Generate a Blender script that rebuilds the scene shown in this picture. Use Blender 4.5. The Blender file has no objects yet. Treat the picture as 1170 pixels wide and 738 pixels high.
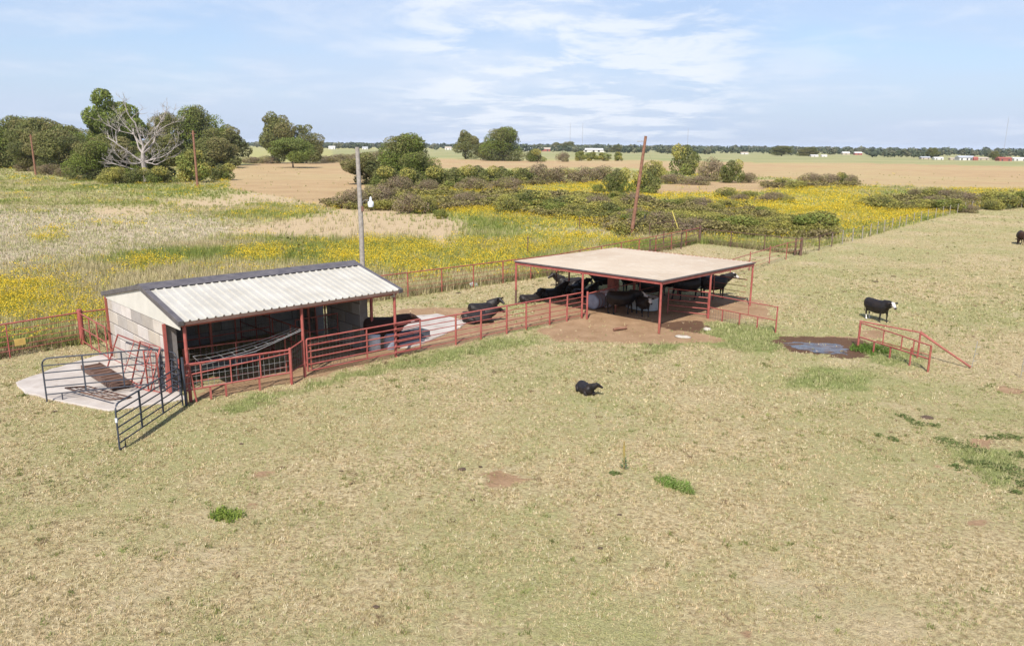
import bpy, math, random
import numpy as np
from mathutils import Vector, Matrix, noise as mnoise
random.seed(7); rng = np.random.default_rng(11)
R = math.radians
scene = bpy.context.scene
COL = scene.collection

# ------------------------------------------------------------------ camera
F, PITCH, ROLL, CH = 870.46, 0.2278, 0.0085, 9.0       # photo is 1170 x 738
cd = bpy.data.cameras.new('camera'); cam = bpy.data.objects.new('camera', cd); COL.objects.link(cam)
cd.sensor_fit = 'HORIZONTAL'; cd.sensor_width = 36.0; cd.lens = 36.0 * F / 1170
cd.clip_start = 0.1; cd.clip_end = 60000
c_, s_ = math.cos(PITCH), math.sin(PITCH)
FW = Vector((0, c_, -s_)); UP = Vector((0, s_, c_)); RT = Vector((1, 0, 0))
R2 = RT * math.cos(ROLL) + UP * math.sin(ROLL); U2 = -RT * math.sin(ROLL) + UP * math.cos(ROLL)
M = Matrix((R2, U2, -FW)).transposed().to_4x4(); M.translation = (0, 0, CH)
cam.matrix_world = M
scene.camera = cam

# ------------------------------------------------------------------ world, sun, exposure
SUN_EL = R(47); SUN_TO = Vector((-0.217, -0.976, 0)).normalized()   # horizontal direction towards the sun
w = bpy.data.worlds.new('World'); scene.world = w; w.use_nodes = True
nt = w.node_tree; nt.nodes.clear()
def N(t, nt_=None, **k):
    n = (nt_ or nt).nodes.new(t)
    for a, b in k.items(): setattr(n, a, b)
    return n
out = N('ShaderNodeOutputWorld'); bg = N('ShaderNodeBackground')
sky = N('ShaderNodeTexSky', sky_type='NISHITA', sun_disc=False)
sky.sun_elevation = SUN_EL; sky.sun_rotation = math.atan2(SUN_TO.x, SUN_TO.y)
sky.altitude = 350; sky.air_density = 1.0; sky.dust_density = 1.2; sky.ozone_density = 1.2
geo = N('ShaderNodeTexCoord'); sep = N('ShaderNodeSeparateXYZ')
nt.links.new(geo.outputs['Generated'], sep.inputs[0])
def mathn(tree, op, a=None, b=None, clamp=False):
    n = tree.nodes.new('ShaderNodeMath'); n.operation = op; n.use_clamp = clamp
    for i, v in enumerate((a, b)):
        if v is None: continue
        if isinstance(v, (int, float)): n.inputs[i].default_value = v
        else: tree.links.new(v, n.inputs[i])
    return n.outputs[0]
def ramp(tree, fac, stops, interp='LINEAR'):
    n = tree.nodes.new('ShaderNodeValToRGB'); tree.links.new(fac, n.inputs[0])
    cr = n.color_ramp; cr.interpolation = interp
    while len(cr.elements) < len(stops): cr.elements.new(0.5)
    for e, (p, c) in zip(cr.elements, stops):
        e.position = p; e.color = (c[0], c[1], c[2], 1) if hasattr(c, '__len__') else (c, c, c, 1)
    return n.outputs[0]
def mixc(tree, fac, a, b, mode='MIX'):
    n = tree.nodes.new('ShaderNodeMix'); n.data_type = 'RGBA'; n.blend_type = mode
    for idx, v in ((0, fac), (6, a), (7, b)):
        if isinstance(v, (int, float)): n.inputs[idx].default_value = v
        elif hasattr(v, '__len__'): n.inputs[idx].default_value = (*v[:3], 1)
        else: tree.links.new(v, n.inputs[idx])
    return n.outputs[2]
def noise(tree, vec, scale, detail=4, rough=0.55, dist=0.0, lac=2.0):
    n = tree.nodes.new('ShaderNodeTexNoise'); n.inputs['Scale'].default_value = scale
    n.inputs['Detail'].default_value = detail; n.inputs['Roughness'].default_value = rough
    n.inputs['Distortion'].default_value = dist; n.inputs['Lacunarity'].default_value = lac
    if vec is not None: tree.links.new(vec, n.inputs['Vector'])
    return n.outputs[0]
zc = mathn(nt, 'ADD', mathn(nt, 'MAXIMUM', sep.outputs[2], 0.0), 0.11)
px = mathn(nt, 'DIVIDE', sep.outputs[0], zc); py = mathn(nt, 'DIVIDE', sep.outputs[1], zc)
comb = N('ShaderNodeCombineXYZ'); nt.links.new(px, comb.inputs[0]); nt.links.new(py, comb.inputs[1])
comb.inputs[2].default_value = 3.7
n1 = noise(nt, comb.outputs[0], 0.42, 7, 0.56, 0.3)
veil = ramp(nt, n1, [(0.36, 0.0), (0.62, 1.0)], 'EASE')
n2 = noise(nt, comb.outputs[0], 1.25, 9, 0.6, 0.2)
puff = ramp(nt, mathn(nt, 'MULTIPLY', n2, mathn(nt, 'ADD', n1, 0.55)), [(0.52, 0.0), (0.74, 1.0)], 'EASE')
cdir = (FW * F + R2 * (655 - 585) - U2 * (35 - 369)).normalized()
dotn = N('ShaderNodeVectorMath', operation='DOT_PRODUCT'); nt.links.new(geo.outputs['Generated'], dotn.inputs[0]); dotn.inputs[1].default_value = cdir
bank = ramp(nt, dotn.outputs['Value'], [(0.96, 0.0), (0.99, 1.0)], 'EASE')
n3 = noise(nt, comb.outputs[0], 1.7, 10, 0.62, 0.3)
cum = mathn(nt, 'MULTIPLY', bank, ramp(nt, n3, [(0.44, 0.0), (0.60, 1.0)], 'EASE'))
shade = mathn(nt, 'MULTIPLY', bank, ramp(nt, n1, [(0.42, 1.0), (0.58, 0.0)], 'EASE'))
hz = ramp(nt, sep.outputs[2], [(0.0, 1.0), (0.16, 0.25)], 'EASE')       # thin horizon haze of the air
SKYK = 0.10
base = mixc(nt, 1.0, sky.outputs[0], (0.95, 1.0, 1.12), 'MULTIPLY')
s1 = mixc(nt, mathn(nt, 'MULTIPLY', hz, 0.85), base, (3.95, 4.75, 6.3))
s2 = mixc(nt, mathn(nt, 'MULTIPLY', veil, 0.5), s1, (4.55, 5.2, 6.5))
s3 = mixc(nt, mathn(nt, 'MULTIPLY', puff, 0.3), s2, (6.4, 6.7, 7.3))
s4 = mixc(nt, mathn(nt, 'MULTIPLY', shade, 0.55), s3, (3.7, 4.6, 6.2))
s5 = mixc(nt, mathn(nt, 'MULTIPLY', cum, 0.75), s4, (6.6, 6.9, 7.4))
nt.links.new(s5, bg.inputs[0]); bg.inputs[1].default_value = SKYK
nt.links.new(bg.outputs[0], out.inputs[0])

sd = bpy.data.lights.new('sun', 'SUN'); sd.energy = 4.6; sd.angle = R(0.55); sd.color = (1.0, 0.955, 0.88)
sun = bpy.data.objects.new('sun', sd); COL.objects.link(sun)
dirv = Vector((SUN_TO.x * math.cos(SUN_EL), SUN_TO.y * math.cos(SUN_EL), math.sin(SUN_EL)))
sun.rotation_euler = dirv.to_track_quat('Z', 'Y').to_euler(); sun.location = (0, -30, 60)
scene.view_settings.view_transform = 'Standard'; scene.view_settings.look = 'None'
scene.view_settings.exposure = 0.52; scene.view_settings.gamma = 1; scene.view_settings.use_curve_mapping = False
scene.render.engine = 'CYCLES'

# ------------------------------------------------------------------ photo pixel <-> ground helpers
def G(x, y, z=0.0):
    """where the sight line of photo pixel (x, y) meets height z"""
    v = FW * F + R2 * (x - 585) - U2 * (y - 369)
    return Vector((0, 0, CH)) + v * ((z - CH) / v.z)
def proj(X, Y, Z=0.0):
    X = np.asarray(X, float); Y = np.asarray(Y, float); Zr = Z - CH
    f = X * FW.x + Y * FW.y + Zr * FW.z; r = X * R2.x + Y * R2.y + Zr * R2.z; u = X * U2.x + Y * U2.y + Zr * U2.z
    f = np.maximum(f, 3.0)
    return 585 + F * r / f, 369 - F * u / f
def poly_mask(PX, PY, poly):
    m = np.zeros(PX.shape, bool); n = len(poly); j = n - 1
    for i in range(n):
        xi, yi = poly[i]; xj, yj = poly[j]
        c = ((yi > PY) != (yj > PY)) & (PX < (xj - xi) * (PY - yi) / ((yj - yi) or 1e-9) + xi)
        m ^= c; j = i
    return m
def vnoise(x, y, seed=0):
    x = np.asarray(x, float); y = np.asarray(y, float)
    xi = np.floor(x).astype(np.int64); yi = np.floor(y).astype(np.int64); fx = x - xi; fy = y - yi
    fx = fx * fx * (3 - 2 * fx); fy = fy * fy * (3 - 2 * fy)
    def h(a, b):
        n = (a * 374761393 + b * 668265263 + seed * 144665) & 0x7fffffff
        n = ((n ^ (n >> 13)) * 1274126177) & 0x7fffffff
        return ((n ^ (n >> 16)) & 0xffff) / 65535.0
    return (h(xi, yi) * (1 - fx) + h(xi + 1, yi) * fx) * (1 - fy) + (h(xi, yi + 1) * (1 - fx) + h(xi + 1, yi + 1) * fx) * fy
def fbm(x, y, seed=0, oct=4):
    a = 0; amp = 0.5; t = 0
    for o in range(oct):
        a = a + amp * vnoise(x * 2 ** o, y * 2 ** o, seed + o); t += amp; amp *= 0.55
    return a / t

# land cover: outlines read off the photo, looked up by ground position
PAST = [(-60, 402), (95, 394), (230, 372), (425, 345), (636, 314), (757, 285), (799, 278), (914, 284), (950, 279), (985, 272), (1060, 251), (1110, 239), (1240, 234), (1400, 900), (-400, 900)]
ZONES = {
 'bare': [[(262, 191), (300, 186), (400, 186), (425, 192), (412, 236), (380, 240), (330, 226), (262, 216)],
          [(480, 181), (600, 184), (700, 183), (860, 186), (1000, 187), (1240, 192), (1240, 218), (1100, 216), (980, 212), (900, 204), (830, 200), (700, 191), (600, 193), (490, 193)],
          [(745, 212), (800, 208), (890, 205), (925, 212), (870, 219), (800, 222), (750, 221)],
          [(-50, 150), (60, 150), (60, 160), (-50, 160)]],
 'sand': [[(250, 262), (330, 250), (400, 240), (440, 236), (520, 249), (548, 262), (480, 271), (350, 274), (270, 271)],
          [(175, 229), (230, 226), (290, 229), (285, 238), (240, 240), (180, 236)], [(480, 268), (520, 262), (530, 285), (490, 285)],
          [(380, 226), (420, 232), (430, 250), (380, 246)], [(100, 236), (170, 236), (190, 246), (90, 248)], [(250, 214), (330, 222), (380, 238), (330, 236), (270, 226)]],
 'grey': [[(-50, 240), (100, 238), (250, 246), (300, 262), (250, 276), (180, 285), (120, 292), (60, 305), (-50, 312)],
          [(590, 268), (640, 255), (700, 258), (720, 268), (640, 276)], [(560, 205), (640, 200), (640, 215), (560, 214)]],
 'yellow': [[(-50, 322), (60, 318), (135, 326), (140, 372), (60, 380), (-50, 392)],
            [(40, 262), (70, 262), (75, 285), (40, 285)],
            [(262, 282), (330, 280), (345, 305), (270, 312)],
            [(452, 284), (520, 272), (560, 280), (620, 275), (650, 290), (590, 306), (520, 318), (455, 330)],
            [(590, 258), (650, 262), (740, 270), (748, 284), (650, 292), (600, 285)],
            [(430, 222), (520, 213), (610, 217), (700, 208), (715, 222), (640, 228), (600, 225), (520, 228), (440, 232)],
            [(485, 228), (560, 232), (560, 250), (500, 246)],
            [(800, 238), (850, 226), (900, 222), (960, 220), (1010, 228), (1060, 232), (1112, 226), (1112, 240), (1060, 251), (985, 270), (950, 276), (930, 262), (880, 250), (800, 248)],
            [(1085, 216), (1240, 214), (1240, 226), (1130, 228), (1090, 226)],
            [(238, 203), (255, 197), (298, 200), (300, 209), (250, 213)],
            [(310, 243), (345, 239), (378, 243), (372, 249), (315, 250)],
            [(640, 208), (700, 205), (700, 215), (640, 217)], [(710, 213), (760, 207), (800, 206), (800, 212), (730, 216)],
            [(880, 210), (960, 208), (1010, 212), (900, 222)], [(595, 196), (700, 192), (700, 197), (600, 201)],
            [(800, 262), (900, 268), (920, 276), (810, 270)], [(370, 282), (440, 272), (450, 300), (420, 318), (360, 296)], [(130, 300), (200, 296), (240, 306), (140, 318)],
            [(560, 236), (640, 240), (760, 250), (900, 258), (930, 272), (800, 262), (640, 254), (560, 250)], [(600, 216), (700, 214), (860, 222), (860, 234), (700, 230), (600, 226)],
            [(640, 245), (720, 246), (720, 256), (640, 256)], [(850, 187), (920, 187), (920, 192), (850, 190)]],
 'farg': [[(380, 171), (600, 171), (1240, 172), (1240, 191), (1000, 187), (860, 185), (700, 182), (600, 182), (500, 180), (380, 184)]],
 'dirt': [[(598, 352), (640, 338), (780, 336), (850, 342), (872, 360), (812, 367), (795, 377), (836, 392), (735, 391), (640, 390), (612, 379), (640, 368)],
          [(218, 458), (335, 438), (455, 406), (590, 377), (655, 366), (640, 352), (540, 366), (500, 378), (430, 388), (330, 412), (225, 445)],
          [(545, 540), (565, 535), (598, 543), (580, 555), (548, 551)], [(905, 384), (975, 383), (990, 392), (970, 397), (915, 392)],
          [(850, 345), (870, 342), (882, 362), (866, 366)], [(1096, 592), (1120, 592), (1120, 600), (1098, 600)], [(985, 376), (1010, 376), (1020, 385), (985, 388)],
          [(455, 352), (540, 350), (590, 356), (520, 372), (455, 368)], [(1105, 498), (1135, 500), (1130, 512), (1105, 510)], [(1060, 530), (1080, 534), (1070, 540)],
          [(828, 722), (842, 718), (856, 723), (850, 733), (832, 732)], [(295, 540), (312, 540), (308, 548), (295, 547)], [(280, 575), (300, 573), (306, 582), (284, 583)], [(1140, 440), (1175, 445), (1170, 452), (1140, 448)]],
 'mud': [[(885, 388), (910, 382), (985, 386), (990, 404), (968, 411), (930, 406), (896, 397)],
         [(740, 368), (800, 366), (810, 378), (765, 374)], [(0, 378), (96, 376), (92, 392), (0, 402)]],
 'lush': [[(745, 382), (812, 368), (880, 372), (905, 385), (890, 398), (860, 402), (800, 392), (770, 388)], [(965, 396), (1000, 392), (1050, 405), (1040, 420), (985, 412)],
          [(235, 468), (350, 440), (455, 412), (580, 385), (640, 392), (560, 402), (440, 425), (330, 455), (270, 475)],
          [(598, 352), (555, 376), (600, 378), (640, 370), (600, 360)], [(735, 388), (790, 388), (780, 400), (730, 402)],
          [(1080, 505), (1170, 515), (1170, 560), (1100, 530)],
          [(920, 420), (1000, 425), (990, 445), (900, 440)]],
}
GX, GY = np.meshgrid(np.arange(-80, 1250, 1.0), np.arange(150, 760, 1.0))
def blur(a, n):
    for ax, k in ((0, n), (1, n * 3)):
        if k < 1: continue
        c = np.cumsum(np.pad(a, [(k, k) if i == ax else (0, 0) for i in range(2)], mode='edge'), axis=ax)
        a = (np.take(c, range(2 * k, c.shape[ax]), axis=ax) - np.take(c, range(0, c.shape[ax] - 2 * k), axis=ax)) / (2 * k)
    return a
MASK = {'past': poly_mask(GX, GY, PAST).astype(float)}
for k, ps in ZONES.items():
    m = np.zeros(GX.shape)
    for p in ps: m = np.maximum(m, poly_mask(GX, GY, p))
    if k in ('yellow', 'grey', 'sand', 'lush', 'mud', 'dirt'): m = blur(m, {'lush': 5, 'yellow': 9, 'grey': 12, 'sand': 7, 'dirt': 2, 'mud': 1}[k])
    elif k == 'bare': m = blur(m, 1)
    MASK[k] = m
def look(k, X, Y, warp=1.0, seed=0):
    px_, py_ = proj(X, Y)
    d = np.maximum(np.asarray(Y, float), 14)
    px_ = px_ + warp * (fbm(X * 0.35, Y * 0.35, 5 + seed) - 0.5) * 900 / d
    py_ = py_ + warp * (fbm(X * 0.35 + 40, Y * 0.35, 9 + seed) - 0.5) * np.clip(9000 / d ** 2, 1.5, 16)
    px_ = px_ + warp * (fbm(X * 1.9, Y * 1.9, 15 + seed) - 0.5) * 800 / d; py_ = py_ + warp * (fbm(X * 1.9 + 7, Y * 1.9, 19 + seed) - 0.5) * np.clip(7000 / d ** 2, .8, 14)
    ix = np.clip((px_ + 80).astype(int), 0, GX.shape[1] - 2); iy = np.clip((py_ - 150).astype(int), 0, GX.shape[0] - 2)
    return MASK[k][iy, ix]

# ------------------------------------------------------------------ mesh + object helpers
WM = {}
def tag(o, label=None, cat=None, group=None, kind=None):
    if label: o['label'] = label
    if cat: o['category'] = cat
    if group: o['group'] = group
    if kind: o['kind'] = kind
    return o
def thing(name, label, cat, loc=(0, 0, 0), rz=0.0, group=None):
    o = bpy.data.objects.new(name, None); COL.objects.link(o); o.empty_display_size = 0.3
    o.location = loc; o.rotation_euler = (0, 0, rz)
    WM[o] = Matrix.Translation(loc) @ Matrix.Rotation(rz, 4, 'Z')
    return tag(o, label, cat, group)
def link(name, me, mat=None, parent=None):
    o = bpy.data.objects.new(name, me); COL.objects.link(o)
    if mat: me.materials.append(mat)
    if parent is not None:
        o.parent = parent; WM[o] = WM.get(parent, Matrix.Identity(4))
    return o
def dup(root, loc, rz=0.0, sc=(1, 1, 1), label=None, group=None):
    r = root.copy(); COL.objects.link(r); r.location = loc; r.rotation_euler = (0, 0, rz); r.scale = sc
    if label: r['label'] = label
    if group: r['group'] = group
    for ch in list(root.children):
        c = ch.copy(); COL.objects.link(c); c.parent = r
        for g in ch.children:
            d = g.copy(); COL.objects.link(d); d.parent = c
    return r
class MB:
    """collects boxes, tubes and sheets in world space and links them as ONE mesh object in its parent's space"""
    def __init__(s): s.v = []; s.f = []; s.sm = []
    def add(s, vs, fs, smooth=False):
        o = len(s.v); s.v += [Vector(v) for v in vs]; s.f += [tuple(i + o for i in f) for f in fs]; s.sm += [smooth] * len(fs); return s
    def box(s, c, size, ax=None, bev=0.0):
        c = Vector(c); X, Y, Z = ax or (Vector((1, 0, 0)), Vector((0, 1, 0)), Vector((0, 0, 1)))
        hx, hy, hz_ = [q / 2 for q in size]
        b = min(bev, hx, hy, hz_)
        if b <= 0:
            vs = [c + X * (i * hx) + Y * (j * hy) + Z * (k * hz_) for k in (-1, 1) for i, j in ((-1, -1), (1, -1), (1, 1), (-1, 1))]
            return s.add(vs, [(3, 2, 1, 0), (4, 5, 6, 7), (0, 1, 5, 4), (1, 2, 6, 5), (2, 3, 7, 6), (3, 0, 4, 7)])
        rings = []
        for k, ins in ((-1, b), (-1 + b / hz_, 0), (1 - b / hz_, 0), (1, b)):
            r = []
            for i, j in ((-1, -1), (1, -1), (1, 1), (-1, 1)):
                ex, ey = hx - ins, hy - ins; cb = b * 0.7
                p1 = (i * ex, j * (ey - cb)); p2 = (i * (ex - cb), j * ey)
                for p in ((p1, p2) if i * j > 0 else (p2, p1)): r.append(c + X * p[0] + Y * p[1] + Z * (k * hz_))
            rings.append(r)
        vs = sum(rings, []); fs = [tuple(range(7, -1, -1)), tuple(range(24, 32))]
        for q in range(3):
            for i in range(8): fs.append((q * 8 + i, q * 8 + (i + 1) % 8, q * 8 + 8 + (i + 1) % 8, q * 8 + 8 + i))
        return s.add(vs, fs)
    def tube(s, pts, r, seg=8, cap=True):
        pts = [Vector(p) for p in pts]; n = len(pts)
        rs = r if hasattr(r, '__len__') else [r] * n
        vs = []; 
        for i, p in enumerate(pts):
            d = (pts[min(i + 1, n - 1)] - pts[max(i - 1, 0)]).normalized()
            a = d.cross(Vector((0, 0, 1)) if abs(d.z) < 0.9 else Vector((0, 1, 0))).normalized(); b = d.cross(a)
            for k in range(seg):
                t = 2 * math.pi * k / seg; vs.append(p + (a * math.cos(t) + b * math.sin(t)) * rs[i])
        fs = []
        for i in range(n - 1):
            for k in range(seg): fs.append((i * seg + k, i * seg + (k + 1) % seg, (i + 1) * seg + (k + 1) % seg, (i + 1) * seg + k))
        s.add(vs, fs, True)
        if cap: s.add(vs[:seg], [tuple(range(seg - 1, -1, -1))]); s.add(vs[-seg:], [tuple(range(seg))])
        return s
    def build(s, name, mat, parent=None):
        inv = WM[parent].inverted() if parent in WM else Matrix.Identity(4)
        me = bpy.data.meshes.new(name)
        me.from_pydata([tuple(inv @ v) for v in s.v], [], s.f); me.polygons.foreach_set('use_smooth', s.sm)
        me.validate(); me.update()
        return link(name, me, mat, parent)
def np_mesh(name, V, T, C=None, mat=None, parent=None, k=3):
    """numpy mesh: V (n,3), T (m,k) faces, C (n,3) colours"""
    me = bpy.data.meshes.new(name); n, m = len(V), len(T)
    me.vertices.add(n); me.vertices.foreach_set('co', np.asarray(V, np.float32).ravel())
    me.loops.add(m * k); me.loops.foreach_set('vertex_index', np.asarray(T, np.int32).ravel())
    me.polygons.add(m); me.polygons.foreach_set('loop_start', np.arange(0, m * k, k, dtype=np.int32))
    me.update(calc_edges=True)
    if C is not None:
        a = me.color_attributes.new('tint', 'FLOAT_COLOR', 'POINT'); cc = np.ones((n, 4), np.float32); cc[:, :3] = C
        a.data.foreach_set('color', cc.ravel())
    return link(name, me, mat, parent)

# ------------------------------------------------------------------ materials
def new_mat(name):
    m = bpy.data.materials.new(name); m.use_nodes = True; t = m.node_tree
    return m, t, t.nodes['Principled BSDF']
def pbr(name, c1, c2=None, scale=3.0, rough=0.6, metal=0.0, bump=0.0, bscale=None, detail=5, lo=0.35, hi=0.65, c3=None, s3=20.0, l3=0.6, h3=0.7, spec=0.4):
    m, t, b = new_mat(name); tc = t.nodes.new('ShaderNodeTexCoord').outputs['Object']
    col = c1
    n_ = noise(t, tc, scale, detail)
    col = mixc(t, ramp(t, n_, [(lo, 0.0), (hi, 1.0)]), c1, c2 or c1)
    if c3 is not None: col = mixc(t, ramp(t, noise(t, tc, s3, 6, 0.65), [(l3, 0.0), (h3, 1.0)]), col, c3)
    t.links.new(col, b.inputs['Base Color']); b.inputs['Roughness'].default_value = rough; b.inputs['Metallic'].default_value = metal
    b.inputs['Specular IOR Level'].default_value = spec
    if bump:
        bn = t.nodes.new('ShaderNodeBump'); bn.inputs['Strength'].default_value = bump; bn.inputs['Distance'].default_value = 0.02
        t.links.new(noise(t, tc, bscale or scale * 6, 5), bn.inputs['Height']); t.links.new(bn.outputs[0], b.inputs['Normal'])
    return m
def leafmat(name, transl=0.25, rough=0.6, spec=0.25):
    m, t, b = new_mat(name); a = t.nodes.new('ShaderNodeAttribute'); a.attribute_name = 'tint'
    t.links.new(a.outputs['Color'], b.inputs['Base Color']); b.inputs['Roughness'].default_value = rough
    b.inputs['Specular IOR Level'].default_value = spec
    tr = t.nodes.new('ShaderNodeBsdfTranslucent'); t.links.new(a.outputs['Color'], tr.inputs[0])
    mx = t.nodes.new('ShaderNodeMixShader'); mx.inputs[0].default_value = transl
    o = t.nodes['Material Output']; t.links.new(b.outputs[0], mx.inputs[1]); t.links.new(tr.outputs[0], mx.inputs[2]); t.links.new(mx.outputs[0], o.inputs[0])
    return m
RED = pbr('red_pipe_paint', (0.28, 0.062, 0.052), (0.37, 0.11, 0.09), 2.5, 0.5, c3=(0.22, 0.07, 0.04), s3=9, l3=0.58, h3=0.68)
REDD = pbr('weathered_red_pipe', (0.26, 0.07, 0.05), (0.34, 0.10, 0.07), 2.5, 0.6, c3=(0.13, 0.06, 0.04), s3=9, l3=0.52, h3=0.66)
RUST = pbr('rusted_pipe', (0.09, 0.05, 0.037), (0.15, 0.085, 0.06), 3, 0.75)
DGREY = pbr('dark_painted_tube', (0.035, 0.04, 0.055), (0.06, 0.065, 0.08), 3, 0.5, c3=(0.16, 0.12, 0.1), s3=12, l3=0.66, h3=0.75)
GALV = pbr('galvanised_wire', (0.34, 0.335, 0.33), (0.46, 0.45, 0.44), 6, 0.4, 0.6)
WIRE = pbr('old_fence_wire', (0.16, 0.12, 0.10), (0.25, 0.2, 0.17), 6, 0.6, 0.3)
ROOFW = pbr('white_ribbed_metal', (0.48, 0.455, 0.405), (0.40, 0.375, 0.325), 0.9, 0.45, 0.0, c3=(0.33, 0.28, 0.22), s3=3.5, l3=0.60, h3=0.85)
GABLE = pbr('cream_metal_gable', (0.62, 0.585, 0.52), (0.55, 0.52, 0.46), 1.5, 0.5)
TRIM = pbr('dark_grey_trim', (0.085, 0.075, 0.08), (0.13, 0.115, 0.115), 3, 0.5)
CANR = pbr('dusty_pale_roof_metal', (0.53, 0.44, 0.335), (0.43, 0.335, 0.24), 0.22, 0.55, lo=.3, hi=.7, c3=(0.55, 0.475, 0.375), s3=1.1, l3=0.5, h3=0.8)
WOOD = pbr('grey_pole_wood', (0.36, 0.32, 0.28), (0.25, 0.22, 0.19), 6, 0.85, bump=0.4)
WOODB = pbr('brown_pole_wood', (0.17, 0.075, 0.045), (0.27, 0.14, 0.09), 4, 0.85, bump=0.4)
WHITE = pbr('white_plastic', (0.7, 0.72, 0.74), (0.55, 0.57, 0.6), 4, 0.5)
CONC = pbr('pale_concrete', (0.48, 0.43, 0.385), (0.37, 0.32, 0.28), 1.2, 0.85, bump=0.3, c3=(0.24, 0.17, 0.12), s3=2.4, l3=0.60, h3=0.80)
BARK = pbr('tree_bark', (0.10, 0.075, 0.055), (0.17, 0.13, 0.10), 4, 0.9)
DEADW = pbr('bleached_dead_wood', (0.40, 0.35, 0.32), (0.28, 0.245, 0.22), 1.5, 0.85)
LEAF = leafmat('foliage', 0.34, 0.75, 0.04); GRASS = leafmat('grass_blades', 0.3, 0.7, 0.15)
MATBLK = pbr('black_rubber_mat', (0.05, 0.055, 0.065), (0.10, 0.11, 0.13), 4, 0.6)
STONE = pbr('pale_stone', (0.5, 0.45, 0.38), (0.38, 0.33, 0.27), 5, 0.85, bump=0.4)

# ------------------------------------------------------------------ ground: one sheet to the horizon
def build_ground():
    ys = [-60.0]
    while ys[-1] < 16000:
        y = ys[-1]; ys.append(y + (4 if y < 8 else max(0.11, 0.0042 * y + 0.0 if y < 60 else 0.0000009 * y * y * 3 + 0.006 * y)))
    ys = np.array(ys); nx = 620; s = np.linspace(-1, 1, nx)
    hw = 45 + 0.95 * np.maximum(ys, 0)
    Y = np.repeat(ys[:, None], nx, 1); X = s[None, :] * hw[:, None]
    X = X + 0; ny = len(ys); x = X.ravel(); y = Y.ravel()
    near = np.clip(1 - y / 140, 0, 1)
    z = ((fbm(x * 0.9, y * 0.9, 3) - 0.5) * 0.05 + (fbm(x * 0.12, y * 0.12, 8) - 0.5) * 0.06) * near - 0.012
    mud = look('mud', x, y, 1.3); z = np.where(mud * (x > 5) > .3, z * .2 - 0.030 + (fbm(x * 1.1, y * 3.0, 77) - .5) * .09, z)
    past = look('past', x, y, 0.15)
    A = np.stack([1 - past, look('bare', x, y, 0.5), look('dirt', x, y, 0.8)], 1)
    B = np.stack([look('lush', x, y), look('farg', x, y, 0.3), mud], 1)
    Cc = np.stack([look('sand', x, y, 1.2), look('grey', x, y, 1.2), look('yellow', x, y, 1.0)], 1)
    i = np.arange(ny - 1)[:, None] * nx + np.arange(nx - 1)[None, :]
    T = np.stack([i, i + 1, i + nx + 1, i + nx], -1).reshape(-1, 4)
    o = np_mesh('ground', np.stack([x, y, z], 1), T, A, None, None, 4)
    me = o.data; me.polygons.foreach_set('use_smooth', [True] * len(me.polygons))
    for nm, D in (('zb', B), ('zc', Cc)):
        a = me.color_attributes.new(nm, 'FLOAT_COLOR', 'POINT'); cc = np.ones((len(x), 4), np.float32); cc[:, :3] = D
        a.data.foreach_set('color', cc.ravel())
    m, t, b = new_mat('pasture_and_field_soil'); me.materials.append(m)
    P = t.nodes.new('ShaderNodeNewGeometry').outputs['Position']
    def attr(n_):
        a = t.nodes.new('ShaderNodeAttribute'); a.attribute_name = n_; s2 = t.nodes.new('ShaderNodeSeparateColor'); t.links.new(a.outputs['Color'], s2.inputs[0]); return s2.outputs
    za, zb, zc_ = attr('tint'), attr('zb'), attr('zc')
    nf = noise(t, P, 7.0, 6, 0.7); nm_ = noise(t, P, 0.9, 6, 0.62); nl = noise(t, P, 0.11, 5, 0.6); nff = noise(t, P, 26.0, 3, 0.7)
    nxl = noise(t, P, 0.012, 4, 0.55)
    def edge(mask, wd=0.5, src=None):   # soft mask broken up by noise
        nn_ = mathn(t, 'SUBTRACT', mathn(t, 'ADD', mathn(t, 'MULTIPLY', src or nm_, 0.6), mathn(t, 'MULTIPLY', nf, 0.4)), 0.5)
        inside = ramp(t, mask, [(0.0, 0.0), (0.12, 1.0), (0.9, 1.0), (1.0, 0.55)])
        v = mathn(t, 'ADD', mask, mathn(t, 'MULTIPLY', mathn(t, 'MULTIPLY', nn_, inside), wd * 6))
        return ramp(t, v, [(0.30, 0.0), (0.70, 1.0)])
    # pasture: straw and green mixed at several scales
    straw = mixc(t, ramp(t, nf, [(0.40, 0), (0.60, 1)]), (0.31, 0.235, 0.125), (0.60, 0.485, 0.285))
    green = mixc(t, ramp(t, nff, [(0.38, 0), (0.62, 1)]), (0.25, 0.25, 0.095), (0.42, 0.385, 0.185))
    gsel = mathn(t, 'ADD', mathn(t, 'MULTIPLY', nl, 0.85), mathn(t, 'ADD', mathn(t, 'MULTIPLY', nm_, 0.35), mathn(t, 'MULTIPLY', nf, 0.35)))
    col = mixc(t, ramp(t, gsel, [(0.70, 0.0), (0.86, 0.9)]), straw, green)
    soil = mixc(t, nf, (0.40, 0.235, 0.13), (0.48, 0.31, 0.18))
    col = mixc(t, ramp(t, mathn(t, 'ADD', mathn(t, 'MULTIPLY', nm_, 0.6), mathn(t, 'MULTIPLY', nl, 0.5)), [(0.66, 0.0), (0.74, 0.5)]), col, soil)
    col = mixc(t, ramp(t, nff, [(0.36, 0.35), (0.5, 0.0)]), col, (0.24, 0.20, 0.10))
    pale = ramp(t, noise(t, P, 0.23, 4, 0.6, 0.4), [(0.56, 0.0), (0.68, 0.55)])
    col = mixc(t, pale, col, mixc(t, nf, (0.42, 0.32, 0.19), (0.58, 0.47, 0.31)))
    col = mixc(t, mathn(t, 'MULTIPLY', edge(zb[0], 0.5), 0.8), col, mixc(t, nf, (0.13, 0.175, 0.045), (0.25, 0.28, 0.09)))
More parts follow.
